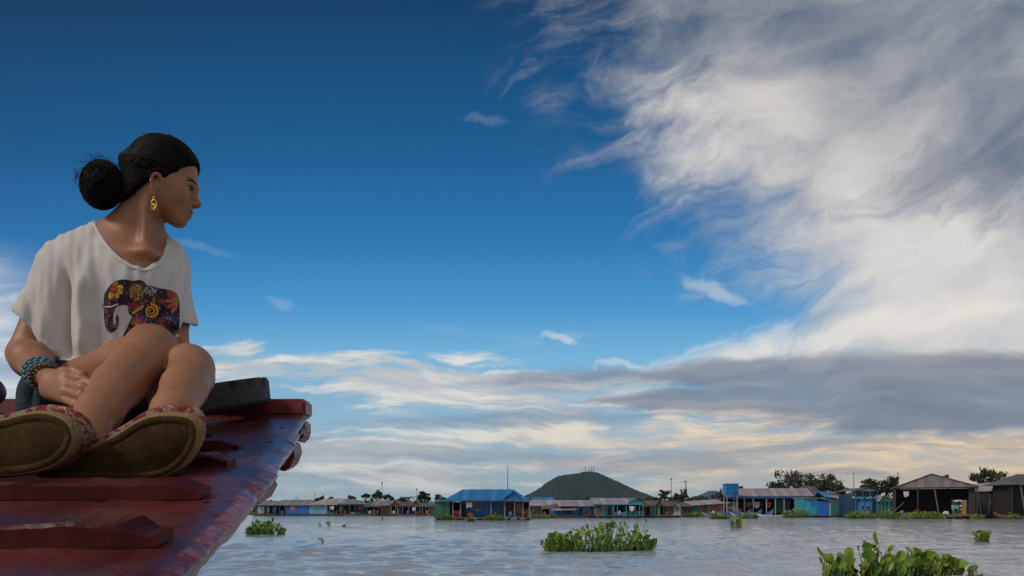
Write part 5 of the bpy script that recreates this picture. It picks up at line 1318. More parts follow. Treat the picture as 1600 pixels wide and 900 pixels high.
B_.add(hcap((.1090, 0, -.025), (.1065, 0, -.0285), .0088), .006)
for sy in (-1, 1):
    B_.add(hcap((.0955, sy*.0115, -.0325), (.100, sy*.0085, -.0310), .0066), .007)
    B_.sub(hcap((.0985, sy*.0062, -.0405), (.1005, sy*.0055, -.036), .0026), .002)
B_.add(hell((.076, 0, -.060), (.022, .027, .020)), .014); B_.add(hell((.062, -.034, -.034), (.018, .015, .016)), .014); B_.add(hell((.062, .034, -.034), (.018, .015, .016)), .014)                            # mouth mound
B_.add(hcap((.074, -.0280, -.0490), (.0950, -.004, -.0555), .0034, .0056), .005); B_.add(hcap((.074, .0280, -.0490), (.0950, .004, -.0555), .0034, .0056), .005)
B_.add(hcap((.078, -.0225, -.0590), (.0930, 0, -.0715), .0034, .0066), .005); B_.add(hcap((.078, .0225, -.0590), (.0930, 0, -.0715), .0034, .0066), .005)
B_.sub(group_([hcap((.072, -.0300, -.0515), (.1005, 0, -.0638), .0016, .0030), hcap((.072, .0300, -.0515), (.1005, 0, -.0638), .0016, .0030)], .001), .0015)
for sy in (-1, 1):                                                                  # ears
    arc = [(EX_-.006+.0112*math.cos(t), sy*(.0845-.005*math.cos(t)), EZ_+.006+.019*math.sin(t)) for t in np.linspace(-.3, 3.6, 9)]
    e = group_([hcap(arc[i], arc[i+1], .0044) for i in range(8)]+[hcap(arc[8], (EX_-.010, sy*.082, EZ_-.014), .0042), hcap((EX_-.010, sy*.082, EZ_-.014), (EX_-.001, sy*.075, EZ_-.027), .0048, .0056), hell((EX_-.004, sy*.0755, EZ_), (.0105, .0050, .022)), hcap((EX_+.007, sy*.075, EZ_-.004), (EX_+.005, sy*.075, EZ_-.013), .0042)], .004)
    B_.add(e, .006); B_.sub(hell((EX_-.002, sy*.0850, EZ_), (.0066, .0075, .013)), .004)
# neck
B_.add(group_([cap(hd(-.040, 0, -.040), neck0, .058*HS, .050), cap(hd(-.012, 0, -.062), neck0+Vector((.006, -.010, 0)), .030, .036)], .02), .014)
B_.add(cap(hd(-.020, -.046, -.050), notch+Vector((-.006, .010, .008)), .0080, .0050), .034)
# arms
B_.add(chain([shR, lerp(shR, elR, .45)+Vector((0, -.004, 0)), elR], [.047, .040, .0335], .02), .02)
mR = lerp(elR, wrR, .35)+Vector((.004, -.004, .004))
B_.add(chain([elR, mR, wrR], [.033, .0375, .0245], .02), .014)
B_.add(chain([shL, lerp(shL, elL, .5), elL], [.044, .038, .032], .02), .02); B_.add(chain([elL, lerp(elL, wrL, .35), wrL], [.032, .035, .024], .02), .012)
# right hand: the back of the palm towards us, fingers running on behind the shin
def finger(pts, r, k=.006): return chain(pts, [r*1.05, r, r*.92, r*.80][:len(pts)], .005)
pc = P(92, 603, 1.325)
B_.add(group_([cap(wrR, P(84, 596, 1.345), .024, .020), cap(P(84, 592, 1.340), P(104, 589, 1.312), .016, .0115), cap(P(84, 600, 1.335), P(106, 601, 1.303), .017, .0115), cap(P(82, 608, 1.335), P(105, 612, 1.298), .016, .011), cap(P(80, 613, 1.337), P(100, 623, 1.298), .015, .010)], .016), .012)
for p0, p1, p2, p3, r in (((103, 589, 1.310), (126, 592, 1.285), (147, 601, 1.280), (155, 610, 1.285), .0092), ((105, 601, 1.300), (130, 606, 1.275), (151, 616, 1.272), (159, 627, 1.278), .0096), ((104, 612, 1.295), (127, 619, 1.270), (147, 629, 1.268), (153, 639, 1.272), .0090), ((99, 623, 1.296), (118, 632, 1.274), (136, 641, 1.270), (142, 649, 1.272), .0080)):
    B_.add(finger([P(*p0), P(*p1), P(*p2), P(*p3)], r), .0025)
B_.add(finger([P(80, 588, 1.335), P(100, 581, 1.318), P(117, 580, 1.300), P(130, 585, 1.288)], .0098), .004)
# left hand resting behind the right knee
B_.add(group_([cap(wrL, P(283, 560, 1.45), .021, .016), cap(P(285, 560, 1.445), P(281, 548, 1.425), .014, .011), cap(P(280, 561, 1.445), P(275, 550, 1.425), .014, .011)], .012), .008)
for p0, p1, p2, r in (((284, 548, 1.425), (282, 536, 1.415), (280, 527, 1.405), .0080), ((280, 547, 1.425), (276, 537, 1.408), (270, 532, 1.393), .0088), ((276, 549, 1.425), (271, 540, 1.408), (265, 536, 1.393), .0083), ((272, 552, 1.425), (267, 545, 1.410), (261, 542, 1.397), .0074), ((287, 556, 1.44), (286, 547, 1.425), (284, 541, 1.412), .0092)):
    B_.add(finger([P(*p0), P(*p1), P(*p2)], r), .004)
# legs
def leg(hip, th1, th2, kn, low, rs):
    th = chain([hip, th1, th2, kn], rs[:4], .012)
    pat = cap(kn+Vector((0, -.006, .008)), kn+Vector((0, -.010, -.006)), rs[3]*.93)
    lw = chain([kn]+low, [rs[3]]+rs[4:], .012)
    return group_([th, pat, lw], .016)
B_.add(leg(hipR, P(145, 605, 1.53), P(196, 570, 1.43), knR, [P(211, 574, 1.29), P(184, 604, 1.21), P(156, 642, 1.115), P(136, 672, 1.06), anR], [.083, .066, .052, .0450, .0440, .0400, .0330, .0285, .0280]), .006)
B_.add(leg(hipL, P(228, 625, 1.62), P(268, 605, 1.48), knL, [P(298, 588, 1.29), P(288, 606, 1.22), P(271, 643, 1.14), P(255, 672, 1.095), anL], [.080, .066, .052, .0420, .0400, .0375, .0335, .0290, .0285]), .004)
# feet inside the shoes
B_.add(chain([anR, P(112, 705, 1.03), P(40, 695, .99), P(-60, 705, .985)], [.031, .030, .028, .024], .02), .012)
B_.add(chain([anL, P(200, 715, 1.05), P(235, 698, 1.02), P(270, 692, 1.01)], [.030, .028, .028, .024], .02), .012)

hw_, hp_ = B_._win(np.array(HC)-.17, np.array(HC)+.16, 0); HLO = hp_[0, 0, 0].copy(); HSH = B_.d[hw_].copy()
v, f = B_.mesh(); del B_, hp_
def skin_fn(nt, co, base):
    at = nt.node('ShaderNodeAttribute', attribute_name='tint'); x, y, z = nt.sep(co)
    n1 = nt.noise(co, 9.0, 4, 0.6); n2 = nt.noise(co, 120.0, 3, 0.6)
    c = nt.mix(nt.ss(n1*.7+n2*.3, 0.35, 0.65), (0.285, 0.126, 0.063), (0.350, 0.163, 0.084))
    c = nt.mix(1.0, c, S(nt, at.outputs['Color']), 'MULTIPLY')
    return (c, nt.noise(co, 420.0, 2, 0.6), nt.lin(n1, .3, .7, .43, .55))
skin_m = mat('tanned_skin', fn=skin_fn, bump=0.00022, spec=0.5)
sb = skin_m.node_tree.nodes['Principled BSDF']; sb.inputs['Subsurface Weight'].default_value = 0.12; sb.inputs['Subsurface Radius'].default_value = (0.010, 0.0035, 0.002); sb.inputs['Subsurface Scale'].default_value = 0.6
PERSON = np_mesh('person', v, f, skin_m)
tag(PERSON, 'woman with black bun and white elephant print shirt seated on the boat deck', 'person')
# lips, brows, lash line and nails as skin colour of their own
loc = ((v-np.array(HC))@HMn)/HS
tint = np.ones((len(v), 4), dtype=np.float32)
def blob(c, r, col, soft=.5):
    q = np.linalg.norm((loc-np.array(c))/np.array(r), axis=1); w_ = np.clip((1-q)/soft, 0, 1)[:, None]; tint[:, :3] = tint[:, :3]*(1-w_)+np.array(col)*w_
for sy in (-1, 1):
    for t in np.linspace(0, 1, 9):
        blob((.088-.012*t*t, sy*(.012+.034*t), .0275+.006*math.sin(t*2.4)-.003*t), (.012, .0042, .0046), (.16, .13, .14), .6)
        blob((.082-.006*t, sy*(.018+.026*t), .0065), (.012, .004, .0032), (.14, .11, .11), .6)
    blob((.083, sy*.031, .010), (.014, .019, .009), (.55, .46, .46), .9)
for t in np.linspace(-1, 1, 13):
    blob((.095-.017*abs(t), t*.024, -.0560+.0035*abs(t)), (.014, .0070, .0062), (.80, .33, .33), .7); blob((.092-.013*abs(t), t*.020, -.0720+.010*t*t), (.014, .0070, .0070), (.80, .33, .33), .7)
for t in np.linspace(-1, 1, 17): blob((.0985-.024*abs(t), t*.0295, -.0638+.0120*abs(t)**1.3), (.012, .0032, .0026), (.30, .12, .11), .7)  # crease between the lips darkened in the tint so the smile reads
blob((.062, -.043, -.026), (.035, .025, .026), (1.06, .88, .84), 1.0)
ca_ = PERSON.data.color_attributes.new('tint', 'FLOAT_COLOR', 'POINT'); ca_.data.foreach_set('color', tint.ravel())

BLK = mat('dark_brow_hair', (.010, .007, .006), .6, spec=.2)
bbvh = BVHTree.FromPolygons([Vector(p) for p in v], [tuple(q) for q in f])
def onface(x, y, z, off):
    q = hd(x, y, z); c = hd(.02, 0, z-.005); d = (q-c).normalized(); r_ = bbvh.ray_cast(c+d*.15, -d)
    return r_[0]+r_[1]*off if r_[0] is not None else q
# ---- eyes and teeth
eye_m = mat('eye_white', (0.36, 0.34, 0.32), 0.25, var=.03); iris_m = mat('dark_iris', (0.02, 0.012, 0.008), 0.12, var=.1); teeth_m = mat('teeth', (0.62, 0.58, 0.50), 0.3, var=.05)
for sy in (-1, 1):
    mb = MB(); c = hd(.0735, sy*.031, .002); mb.sphere(c, .0105*HS, 16, 12); g = hd(.0735+.0062, sy*.031, .002); mb.sphere(c+(g-c),   .0064*HS, 12, 8, mi=1); mb.build('eye', [eye_m, iris_m], PERSON, smooth=True)
for sy in (-1, 1):
    mb = MB(); mb.tube([hd(.0715, sy*.0485, .0070), hd(.0800, sy*.0410, .0102), hd(.0872, sy*.0310, .0105), hd(.0875, sy*.0220, .0085), hd(.0845, sy*.0175, .0050)], [.0006, .0012, .0013, .0011, .0006], 6); mb.build('eyelashes', BLK, PERSON, smooth=True)
    mb = MB(); mb.tube([onface(.0705, sy*(.0500-.036*t), .0170+.0080*math.sin(2.3*t), .0004) for t in np.linspace(0, 1, 9)], [.0005, .0009, .0013, .0016, .0018, .0019, .0018, .0016, .0011], 7); mb.build('eyebrow', BLK, PERSON, smooth=True)
mb = MB(); mb.tube([hd(.080, -.017, -.0632), hd(.0905, -.008, -.0632), hd(.0935, 0, -.0632), hd(.0905, .008, -.0632), hd(.080, .017, -.0632)], .0030*HS, 8); mb.build('teeth', teeth_m, PERSON, smooth=True)

# ---- hair
def hair_fn(nt, co, base):
    n1 = nt.noise(co, 90.0, 4, 0.65); n2 = nt.noise(co, 14.0, 3, 0.5)
    return (nt.mix(nt.ss(n1*.5+n2*.5, .38, .62), (0.0025, 0.002, 0.002), (0.010, 0.007, 0.006)), n1, nt.lin(n1, .3, .7, .45, .62))
hair_m = mat('black_hair', fn=hair_fn, bump=0.002, spec=0.14)
HF = Field(HLO, HLO+.1, 0.0032); HF.n = np.array(HSH.shape); HF.d = HSH-.0042
HF.add(hell((-.016, 0, .050), (.1015, .0795, .0960)))
HF.add(hcap((-.050, 0, .005), (-.056, 0, -.080), .063, .065), .03)
w_, pg = HF._win(HLO-.1, HLO+.6, 0); lp = ((pg-A3(HC))@HMn.astype(np.float32))/HS
wob = .0014*np.sin(lp[..., 2]*160)+.0012*np.sin(lp[..., 0]*260+lp[..., 1]*190)
cutf = np.where(lp[..., 2] > -.030, lp[..., 0]-(lp[..., 2]+.040)*.60, lp[..., 0]-.008-lp[..., 2]*.79)+wob
HF.d = np.maximum(HF.d, cutf*.7*HS)
eq_ = np.sqrt(((lp[..., 0]-EX_+.004)/.0185)**2+((lp[..., 2]-EZ_+.001)/.0325)**2); HF.d = np.maximum(HF.d, np.where(np.abs(lp[..., 1]) > .060, (1-eq_)*.013, -1))
HF.d = np.maximum(HF.d, -(lp[..., 2]+.124+.5*np.minimum(0, lp[..., 0]+.05))*HS)
HF.add(hcap((-.085, 0, .030), (-.118, -.004, .024), .034, .024), .02)
hv_, hf_ = HF.mesh(); del HF
hcap_m = mat('hair_underlayer', fn=hair_fn, bump=0.003, spec=0.04)
HAIR = np_mesh('hair', hv_, hf_, hcap_m, PERSON)
BUNC = P(161, 285, 1.575); bunM = HMn
BF = Field(np.array(BUNC)-.085, np.array(BUNC)+.085, 0.0026)
BF.add(ell(BUNC, (.039, .040, .048), bunM)); BF.add(ell(BUNC+Vector((-.006, 0, -.018)), (.037, .037, .038), bunM), .02)
bv, bf = BF.mesh(); del BF
for i in range(len(bv)):
    d = Vector(bv[i])-BUNC; nn = d.normalized(); q = Vector((d.x*10, d.y*10, d.z*30)); bv[i] += np.array(nn*(.0050*mnoise.noise(q*1.6)+.0050*mnoise.noise(d*38)))
BUN = np_mesh('hair_bun', bv, bf, hcap_m, HAIR)
hbvh = BVHTree.FromPolygons([Vector(p) for p in hv_], [tuple(q) for q in hf_])
rg = random.Random(9); mb = MB(); sk0 = Vector((-.017, 0, .046)); rr = Vector((.1055, .0845, .0925)); tie = Vector((-.112, 0, .026)); rr = Vector((.1015, .0795, .0960)); sk0 = Vector((-.016, 0, .050))
def onskull(q, off):
    d = (q-sk0).normalized(); o = hd(*(sk0+d*.4)); w = (hd(*sk0)-o).normalized(); h_ = hbvh.ray_cast(o, w)
    if h_[0] is None or (h_[0]-hd(*q)).length > .06:
        h_ = bbvh.ray_cast(o, w)
        if h_[0] is None or (h_[0]-hd(*q)).length > .06: return None
    l_p = HM.transposed()@(h_[0]+h_[1]*off*.09-HC)/HS; return l_p
for i in range(1900):
    z0 = rg.uniform(-.095, .118); s_ = rg.choice((-1, -1, 1)); xs = .004 + (z0+.040)*.60-(rg.uniform(0, .012) if rg.random() < .5 else rg.uniform(0, .11)) if z0 > -.030 else -.001+z0*.79-(rg.uniform(0, .01) if rg.random() < .5 else rg.uniform(0, .07))
    yy = rr.y*math.sqrt(max(.0, 1-((xs-sk0.x)/rr.x)**2-((max(z0, -.02)-sk0.z)/rr.z)**2))*(1 if z0 > -.02 else max(.1, 1+(z0+.02)*9)*rg.random())
    st_ = Vector((max(xs, -.112), s_*yy, z0)); off = rg.uniform(.000, .016); pts = []
    for k in range(12):
        t = k/11; q = st_.lerp(tie, t); q.z += .020*math.sin(t*3.14)*rg.uniform(.8, 1.2)*(1 if z0 > .02 else -.4); pts.append(onskull(q, off if t < .9 else 0))
    if any(p_ is None for p_ in pts): continue
    pts = [hd(*p_) for p_ in pts]
    mb.tube(pts, [.0004]+[.0008]*10+[.0006], 3)
for i in range(26):         # loose strays
    a = rg.uniform(.3, 2.6); st_ = onskull(Vector((.1*math.cos(a), rg.uniform(-.03, .03), .09*math.sin(a)+.04)), .0)
    if st_ is None: continue
    p = hd(*st_); dirv = (HM@Vector((-.6*rg.random()-.2, rg.gauss(0, .4), rg.uniform(.05, .5)))).normalized()
    mb.tube([p, p+dirv*.012, p+dirv*.026+Vector((-.004, 0, -.004))], [.0004, .0004, .0002], 3)
mb.build('hair_strands', hair_m, HAIR, smooth=True, fix=False)
mb = MB()
for i in range(900):
    ax = Vector((rg.gauss(.2, .5), rg.gauss(1, .35), rg.gauss(0, .5))).normalized(); u0 = ax.orthogonal().normalized(); w0 = ax.cross(u0); a0 = rg.random()*6.28; pts = []; o_ = rg.uniform(1.0, 1.13)
    for k in range(9):
        a = a0+k*.22; d = u0*math.cos(a)+w0*math.sin(a); h_ = HM.transposed()@d; q = HM@Vector((h_.x*.040, h_.y*.040, h_.z*.050)); pts.append(BUNC+q*o_+Vector((-.002, 0, -.006)))
    mb.tube(pts, [.0003]+[.0007]*7+[.0003], 3)
for i in range(150):
    d = Vector((rg.gauss(-.3, 1), rg.gauss(-.2, .8), rg.gauss(.2, 1))).normalized(); p = BUNC+d*.047; t = (d.cross(Vector((rg.gauss(0, 1), rg.gauss(0, 1), rg.gauss(0, 1))))).normalized(); L_ = rg.uniform(.010, .030)
    mb.tube([p-t*.01, p+d*.006, p+d*.010+t*L_*.6, p+d*rg.uniform(.004, .016)+t*L_], [.0004, .0004, .0003, .0002], 3)
t0 = BUNC+Vector((.026, 0, .038))          # the raised loop of hair on top of the bun
mb.tube([t0+Vector((.014, 0, -.014)), t0+Vector((0, 0, .004)), t0+Vector((-.016, 0, .007)), t0+Vector((-.030, 0, .001)), t0+Vector((-.040, 0, -.008))], [.0015, .0013, .0012, .001, .0006], 4)
mb.build('bun_strands', hair_m, BUN, smooth=True, fix=False)
mb = MB(); c = hd(-.113, -.002, .026); pts = []
for k in range(17):
    a = 2*math.pi*k/16; pts.append(c+HM@Vector((0, .027*math.cos(a), .027*math.sin(a)))*HS)
mb.tube(pts, .0045, 6); mb.build('hair_tie', mat('brown_hair_tie', (.05, .02, .015), .6), HAIR, smooth=True)

# ---- shirt
SF = Field((-1.22, 1.42, 1.44), (-0.66, 1.86, 2.02), 0.0033)
SF.add(group_([cap(P(112, 424, 1.585), P(258, 418, 1.680), .060, .050), ell(P(186, 448, 1.640), (.140, .112, .120)), cap(P(146, 460, 1.605), P(128, 600, 1.605), .088, .090), cap(P(230, 460, 1.650), P(222, 600, 1.655), .086, .092), cap(P(185, 480, 1.62), P(172, 600, 1.62), .108, .112),
    cap(P(203, 352, 1.640), P(118, 396, 1.600), .038, .040), cap(P(232, 368, 1.655), P(262, 402, 1.675), .036, .036)], .035))
SF.add(cap(P(112, 424, 1.580), P(52, 507, 1.535), .056, .046), .04); SF.add(cap(P(122, 450, 1.59), P(74, 530, 1.545), .052, .042), .045)
SF.add(cap(P(258, 418, 1.672), P(274, 507, 1.645), .044, .046), .04)
w_, pg = SF._win((-2, 0, 0), (2, 3, 3), 0)
pxg = 800+pg[..., 0]/pg[..., 1]*F; pyg = HY-(pg[..., 2]-CH)/pg[..., 1]*F
def clip(px0, py0, px1, py1, side=1, sc_=1.5/F, cond=None):     # cut by the plane that holds two pencil lines of the pattern
    nx, ny_ = -(py1-py0), (px1-px0); L = math.hypot(nx, ny_); d = ((pxg-px0)*nx+(pyg-py0)*ny_)/L*sc_*side
    return d if cond is None else np.where(cond, d, -1.0)
hem = clip(22, 486, 66, 541, 1, cond=(pxg < 84))                # right sleeve opening
SF.d = np.maximum(SF.d, hem)
SF.d = np.maximum(SF.d, clip(270, 509, 306, 507, 1, cond=(pxg > 268)))   # left sleeve opening
SF.d = np.maximum(SF.d, clip(60, 563, 150, 566, 1))             # bottom hem
SF.sub(chain([P(36, 522, 1.535), P(49, 498, 1.545)], [.034, .022], .01), .002); SF.sub(chain([P(276, 520, 1.650), P(274, 505, 1.655)], [.034, .024], .01), .002)
NL = [(140, 338), (149, 346), (156, 360), (166, 377), (178, 392), (191, 404), (206, 414), (222, 418.5), (236, 416), (247, 408), (254, 396), (258, 384), (259, 374), (262, 340)]
poly = np.array(NL+[(262, 250), (140, 250)], dtype=np.float32)
def inpoly(px, py, poly):
    ins = np.zeros(px.shape, dtype=bool); n_ = len(poly)
    for i in range(n_):
        x0, y0 = poly[i]; x1, y1 = poly[(i+1) % n_]
        c = ((y0 > py) != (y1 > py)); t = (x1-x0)*(py-y0)/(y1-y0+1e-9)+x0; ins ^= c & (px < t)
    return ins
def polydist(px, py, poly):
    d = np.full(px.shape, 1e9, dtype=np.float32); n_ = len(poly)
    for i in range(n_):
        a = poly[i]; b = poly[(i+1) % n_]; ab = b-a; t = np.clip(((px-a[0])*ab[0]+(py-a[1])*ab[1])/(ab@ab+1e-9), 0, 1)
        d = np.minimum(d, np.hypot(px-a[0]-t*ab[0], py-a[1]-t*ab[1]))
    return d
reg = (pyg < 440) & (pxg > 120) & (pxg < 280)
nd = np.full(SF.d.shape, 1.0, dtype=np.float32); nd[reg] = polydist(pxg[reg], pyg[reg], poly)*(1.6/F)*np.where(inpoly(pxg[reg], pyg[reg], poly), 1, -1)
nd[~reg] = -1
SF.d = np.maximum(SF.d, np.where(pg[..., 1] < 1.70, nd, -1))
sv, sf = SF.mesh(); del SF, pxg, pyg, pg, nd, reg, hem
def fold(v):
    out = np.zeros(len(v)); 
    for i, p in enumerate(v):
        px = 800+p[0]/p[1]*F; py = HY-(p[2]-CH)/p[1]*F
        # long soft drapes hanging from the shoulders, gathered towards the lap
        s1 = (px-100)-(py-400)*.10; s2 = (px-180)+(py-400)*.35
        g = .0042*math.sin(s1*.115+1.2*mnoise.noise((px*.010, py*.006, 1.0))*2)*min(1, max(0, (py-385)/60))*max(0, 1-abs(px-110)/75)
        g += .0060*math.exp(-((px-101-(py-440)*.02)/5.5)**2)*-min(1, max(0, (py-415)/50))
        g += .0030*math.exp(-((px-126-(py-440)*.05)/7)**2)*min(1, max(0, (py-430)/40))
        g += .0022*mnoise.noise((s2*.035, py*.010, 3.0))+.0014*mnoise.noise((px*.09, py*.022, 7.0))
        g += .0016*mnoise.noise((px*.03, py*.085, 9.0))*min(1, max(0, (py-525)/25))       # bunching over the hip
        g += .0035*math.sin((px-255)*.20+py*.02)*max(0, 1-abs(px-285)/32)*min(1, max(0, (py-410)/40))
        out[i] = g*2.9*min(1, max(0, (566-py)/22))
    return out
def vnormals(v, f):
    n_ = np.zeros_like(v); a = v[f[:, 0]]; b = v[f[:, 1]]; c = v[f[:, 2]]; d = v[f[:, 3]]; fn = np.cross(c-a, d-b)
    for k in range(4): np.add.at(n_, f[:, k], fn)
    return n_/(np.linalg.norm(n_, axis=1, keepdims=True)+1e-12)
sv = sv+vnormals(sv, sf)*fold(sv)[:, None]
def cloth_fn(nt, co, base):
    x, y, z = nt.sep(co)
    wv = nt.noise(nt.vec(x*700, y*300, z*700), 1.0, 2, .6); n1 = nt.noise(nt.vec(x*60, y*30, z*22), 1.0, 4, .6); n2 = nt.noise(co, 12, 3, .5)
    return (nt.mix(nt.ss(n1*.6+n2*.4, .32, .68), (.54, .52, .505), (.62, .60, .585)), wv*.3+n1*.7)
shirt_m = mat('white_jersey', fn=cloth_fn, bump=0.0022, rough=.85, spec=.25)
sbn = shirt_m.node_tree.nodes['Principled BSDF']; sbn.inputs['Sheen Weight'].default_value = .15
SHIRT = np_mesh('shirt', sv, sf, shirt_m, PERSON)
bvh = BVHTree.FromPolygons([Vector(p) for p in sv], [tuple(q) for q in sf])
CAM = Vector((0, 0, CH))
def hit(px, py):
    d = (P(px, py, 1.0)-CAM).normalized(); r_ = bvh.ray_cast(CAM, d); return (r_[0], r_[1]) if r_[0] is not None else (None, None)
# ribbed band round the neck
cx_, cy_ = 205, 350; pts = []
fine = []
for i in range(1, len(NL)-2):
    for t in np.linspace(0, 1, 5)[:-1]: fine.append((NL[i][0]+(NL[i+1][0]-NL[i][0])*t, NL[i][1]+(NL[i+1][1]-NL[i][1])*t))
rows = []
for q in fine:
    dxq, dyq = q[0]-cx_, q[1]-cy_; L = math.hypot(dxq, dyq); row = []
    for k in (1.2, 4.0, 7.0):
        h_, n_ = hit(q[0]+dxq/L*k, q[1]+dyq/L*k)
        if h_ is None: row = None; break
        row.append(h_+n_*(.0013 if k == 4.0 else .0006))
    if row: rows.append(row)
rs_ = [rows[0]]
for r_ in rows[1:]:
    if (r_[1]-rs_[-1][1]).length < .06: rs_.append(r_)
for it in range(4):
    rs_ = [rs_[0]]+[[(rs_[i-1][k]+rs_[i][k]*2+rs_[i+1][k])/4 for k in range(3)] for i in range(1, len(rs_)-1)]+[rs_[-1]]
mb = MB(); mb.add([p for r_ in rs_ for p in r_], [(i*3+k, i*3+k+1, (i+1)*3+k+1, (i+1)*3+k) for i in range(len(rs_)-1) for k in range(2)])
nb = mb.build('neck_band', mat('white_rib_knit', (.68, .66, .63), .85, var=.08, scale=300, bump=.001), SHIRT, smooth=True)
sm = nb.modifiers.new('t', 'SOLIDIFY'); sm.thickness = .0014; sm.offset = 0

# ---- printed elephant: a picture in ink that lies on the cloth
Zs = 1069/190.0
OUT = np.array([(190,330),(215,290),(250,250),(290,220),(345,208),(400,213),(440,222),(480,213),(515,216),(540,236),(555,256),(610,268),(660,285),(720,293),(775,306),(815,332),(836,368),(844,420),(846,500),(845,580),(838,640),(826,700),(820,860),(760,860),(740,790),(560,790),(500,860),(300,860),(330,760),(356,690),(385,640),(410,580),(436,530),(420,520),(402,505),(398,470),(402,442),(375,430),(330,430),(300,440),(276,466),(263,510),(259,560),(264,600),(280,612),(291,590),(289,550),(292,522),(301,516),(312,550),(310,600),(296,640),(270,664),(240,672),(215,656),(196,615),(188,560),(184,500),(182,440),(184,385)], dtype=np.float32)
st_px = 0.5; gx = np.arange(158, 284, st_px); gy = np.arange(434, 558, st_px)
GX, GY = np.meshgrid(gx, gy); EX, EY = (GX-130)*Zs, (GY-400)*Zs
ins = inpoly(EX, EY, OUT); ed = polydist(EX, EY, OUT)
rs = np.random.RandomState(5)
def vor(x, y, n_, sx, seed):
    r_ = np.random.RandomState(seed); c = r_.rand(n_, 2)*np.array([700, 680])+np.array([160, 190]); best = np.full(x.shape, 1e9); b2 = best.copy(); id_ = np.zeros(x.shape, int)
    for i in range(n_):
        d = np.hypot(x-c[i, 0], y-c[i, 1]); m = d < best; b2 = np.where(m, best, np.minimum(b2, d)); id_ = np.where(m, i, id_); best = np.where(m, d, best)
    return id_, best, b2
INK = np.array([.012, .009, .014]); pal = np.array([[.10,.018,.03],[.03,.02,.07],[.24,.05,.02],[.05,.012,.05],[.28,.035,.05],[.02,.035,.12],[.32,.13,.02],[.10,.05,.10],[.02,.015,.03],[.02,.015,.03]])
id_, b1, b2 = vor(EX, EY, 210, 1, 3)
C = pal[id_ % len(pal)].copy()
ringy = (np.sin(b1*.55) > .45)[..., None]; C = np.where(ringy & (id_ % 3 != 0)[..., None], C*.35+np.array([.20,.11,.05])*.45, C)
C[(b2-b1) < 4.5] = INK
id2, c1, c2 = vor(EX, EY, 900, 1, 8); dots = (c1 < 4.2) & (id2 % 5 == 0); C[dots] = [.50, .42, .36]
def petal(cx, cy, ang, L, W_, col, core=None):
    c_, s_ = math.cos(ang), math.sin(ang); x = (EX-cx)*c_+(EY-cy)*s_; y = (EY-cy)*c_-(EX-cx)*s_; q = (2*x/L-1)
    r_ = np.abs(y)/(W_*.5*np.clip(1-q*q, 0, 1)**.6+1e-3); m = (x > 0) & (x < L) & (r_ < 1); C[m] = INK; m2 = m & (r_ < .80) & (x > L*.06) & (x < L*.93); C[m2] = col
    m3 = m2 & (np.abs(y) < 1.6) & (x < L*.7); C[m3] = np.array(col)*.35
    if core is not None: m4 = m2 & (x < L*.45) & (r_ < .45); C[m4] = core
def disc(cx, cy, r_, col, rim=3.5):
    d = np.hypot(EX-cx, EY-cy); C[d < r_+rim] = INK; C[d < r_] = col
Yl, Og, Rd, Pk, Bl, Cr = [.62,.36,.03], [.58,.20,.025], [.52,.06,.05], [.42,.07,.13], [.06,.10,.26], [.62,.55,.46]
for a in (-75, -20, 20, 62, 112): petal(268, 296, R(a), 92, 52, Yl if a != -75 else Og, [.50,.17,.02])
disc(268, 296, 30, [.40,.06,.07]); disc(268, 296, 13, [.50,.15,.12])
d = np.hypot((EX-466)/66, (EY-322)/76); m = d < 1.12; C[m] = INK                      # the ear, scrolled in ochre
m = d < 1.0; C[m] = [.10, .04, .03]; sw = np.sin(np.arctan2(EY-322, EX-466)*5+d*9) > .2; C[m & sw] = [.33, .15, .05]; sw2 = np.sin(np.arctan2(EY-330, EX-430)*7-d*14) > .75; C[m & sw2] = [.50,.40,.16]
for a in range(120, 250, 30): petal(842, 395, R(a), 135, 46, Rd if (a//30) % 2 else [.55,.12,.08], [.60,.20,.10])
disc(842, 385, 36, [.42,.30,.06])
for a in range(-160, 60, 36): petal(470, 600, R(a), 95, 40, Pk if a % 72 else [.48,.10,.10], [.50,.22,.10])
disc(470, 604, 18, [.55,.30,.05])
for a in (-150, -100, -40, 10): petal(750, 560, R(a), 70, 24, Bl, [.30,.32,.46])
for i in range(70):
    a = rs.rand()*6.28; q = rs.rand()**.5; disc(592+58*q*math.cos(a), 305+42*q*math.sin(a), 4.5, Cr, 1.2)
# the yellow spiral trunk-scroll
tt = np.linspace(0, 1, 90); pts_s = [(440+160*t, 500-78*math.sin(t*1.57)) for t in tt[:45]]+[(597+(62-52*t)*math.sin(t*12.0+.05)*1.0, 485-(62-50*t)*math.cos(t*12.0+.05)) for t in np.linspace(0, 1, 120)]
sd_ = np.full(EX.shape, 1e9); sk_ = np.zeros(EX.shape)
for i, (a, b) in enumerate(pts_s):
    d = np.hypot(EX-a, EY-b); m = d < sd_; sd_ = np.where(m, d, sd_); sk_ = np.where(m, i/len(pts_s), sk_)
wd_ = 13-8.5*sk_; C[sd_ < wd_+4.5] = INK; C[sd_ < wd_] = Yl
C[(ed < 6.5)] = INK
tk = np.array([(164,434),(200,441),(245,436),(300,414),(318,424),(280,444),(235,456),(190,452)], dtype=np.float32); tm = inpoly(EX, EY, tk); te = polydist(EX, EY, tk); C[tm | (te < 4)] = INK; C[tm & (te > 2)] = [.60,.57,.52]
keep = ins | (ed < 3.0) | tm | (te < 4)
vi = -np.ones(EX.shape, int); pv = []; pc_ = []
for j in range(EX.shape[0]):
    for i in range(EX.shape[1]):
        if keep[j, i]:
            h_, n_ = hit(GX[j, i], GY[j, i])
            if h_ is None or h_.y > 1.75: continue
            vi[j, i] = len(pv); pv.append(h_+n_*.0009); pc_.append(C[j, i])
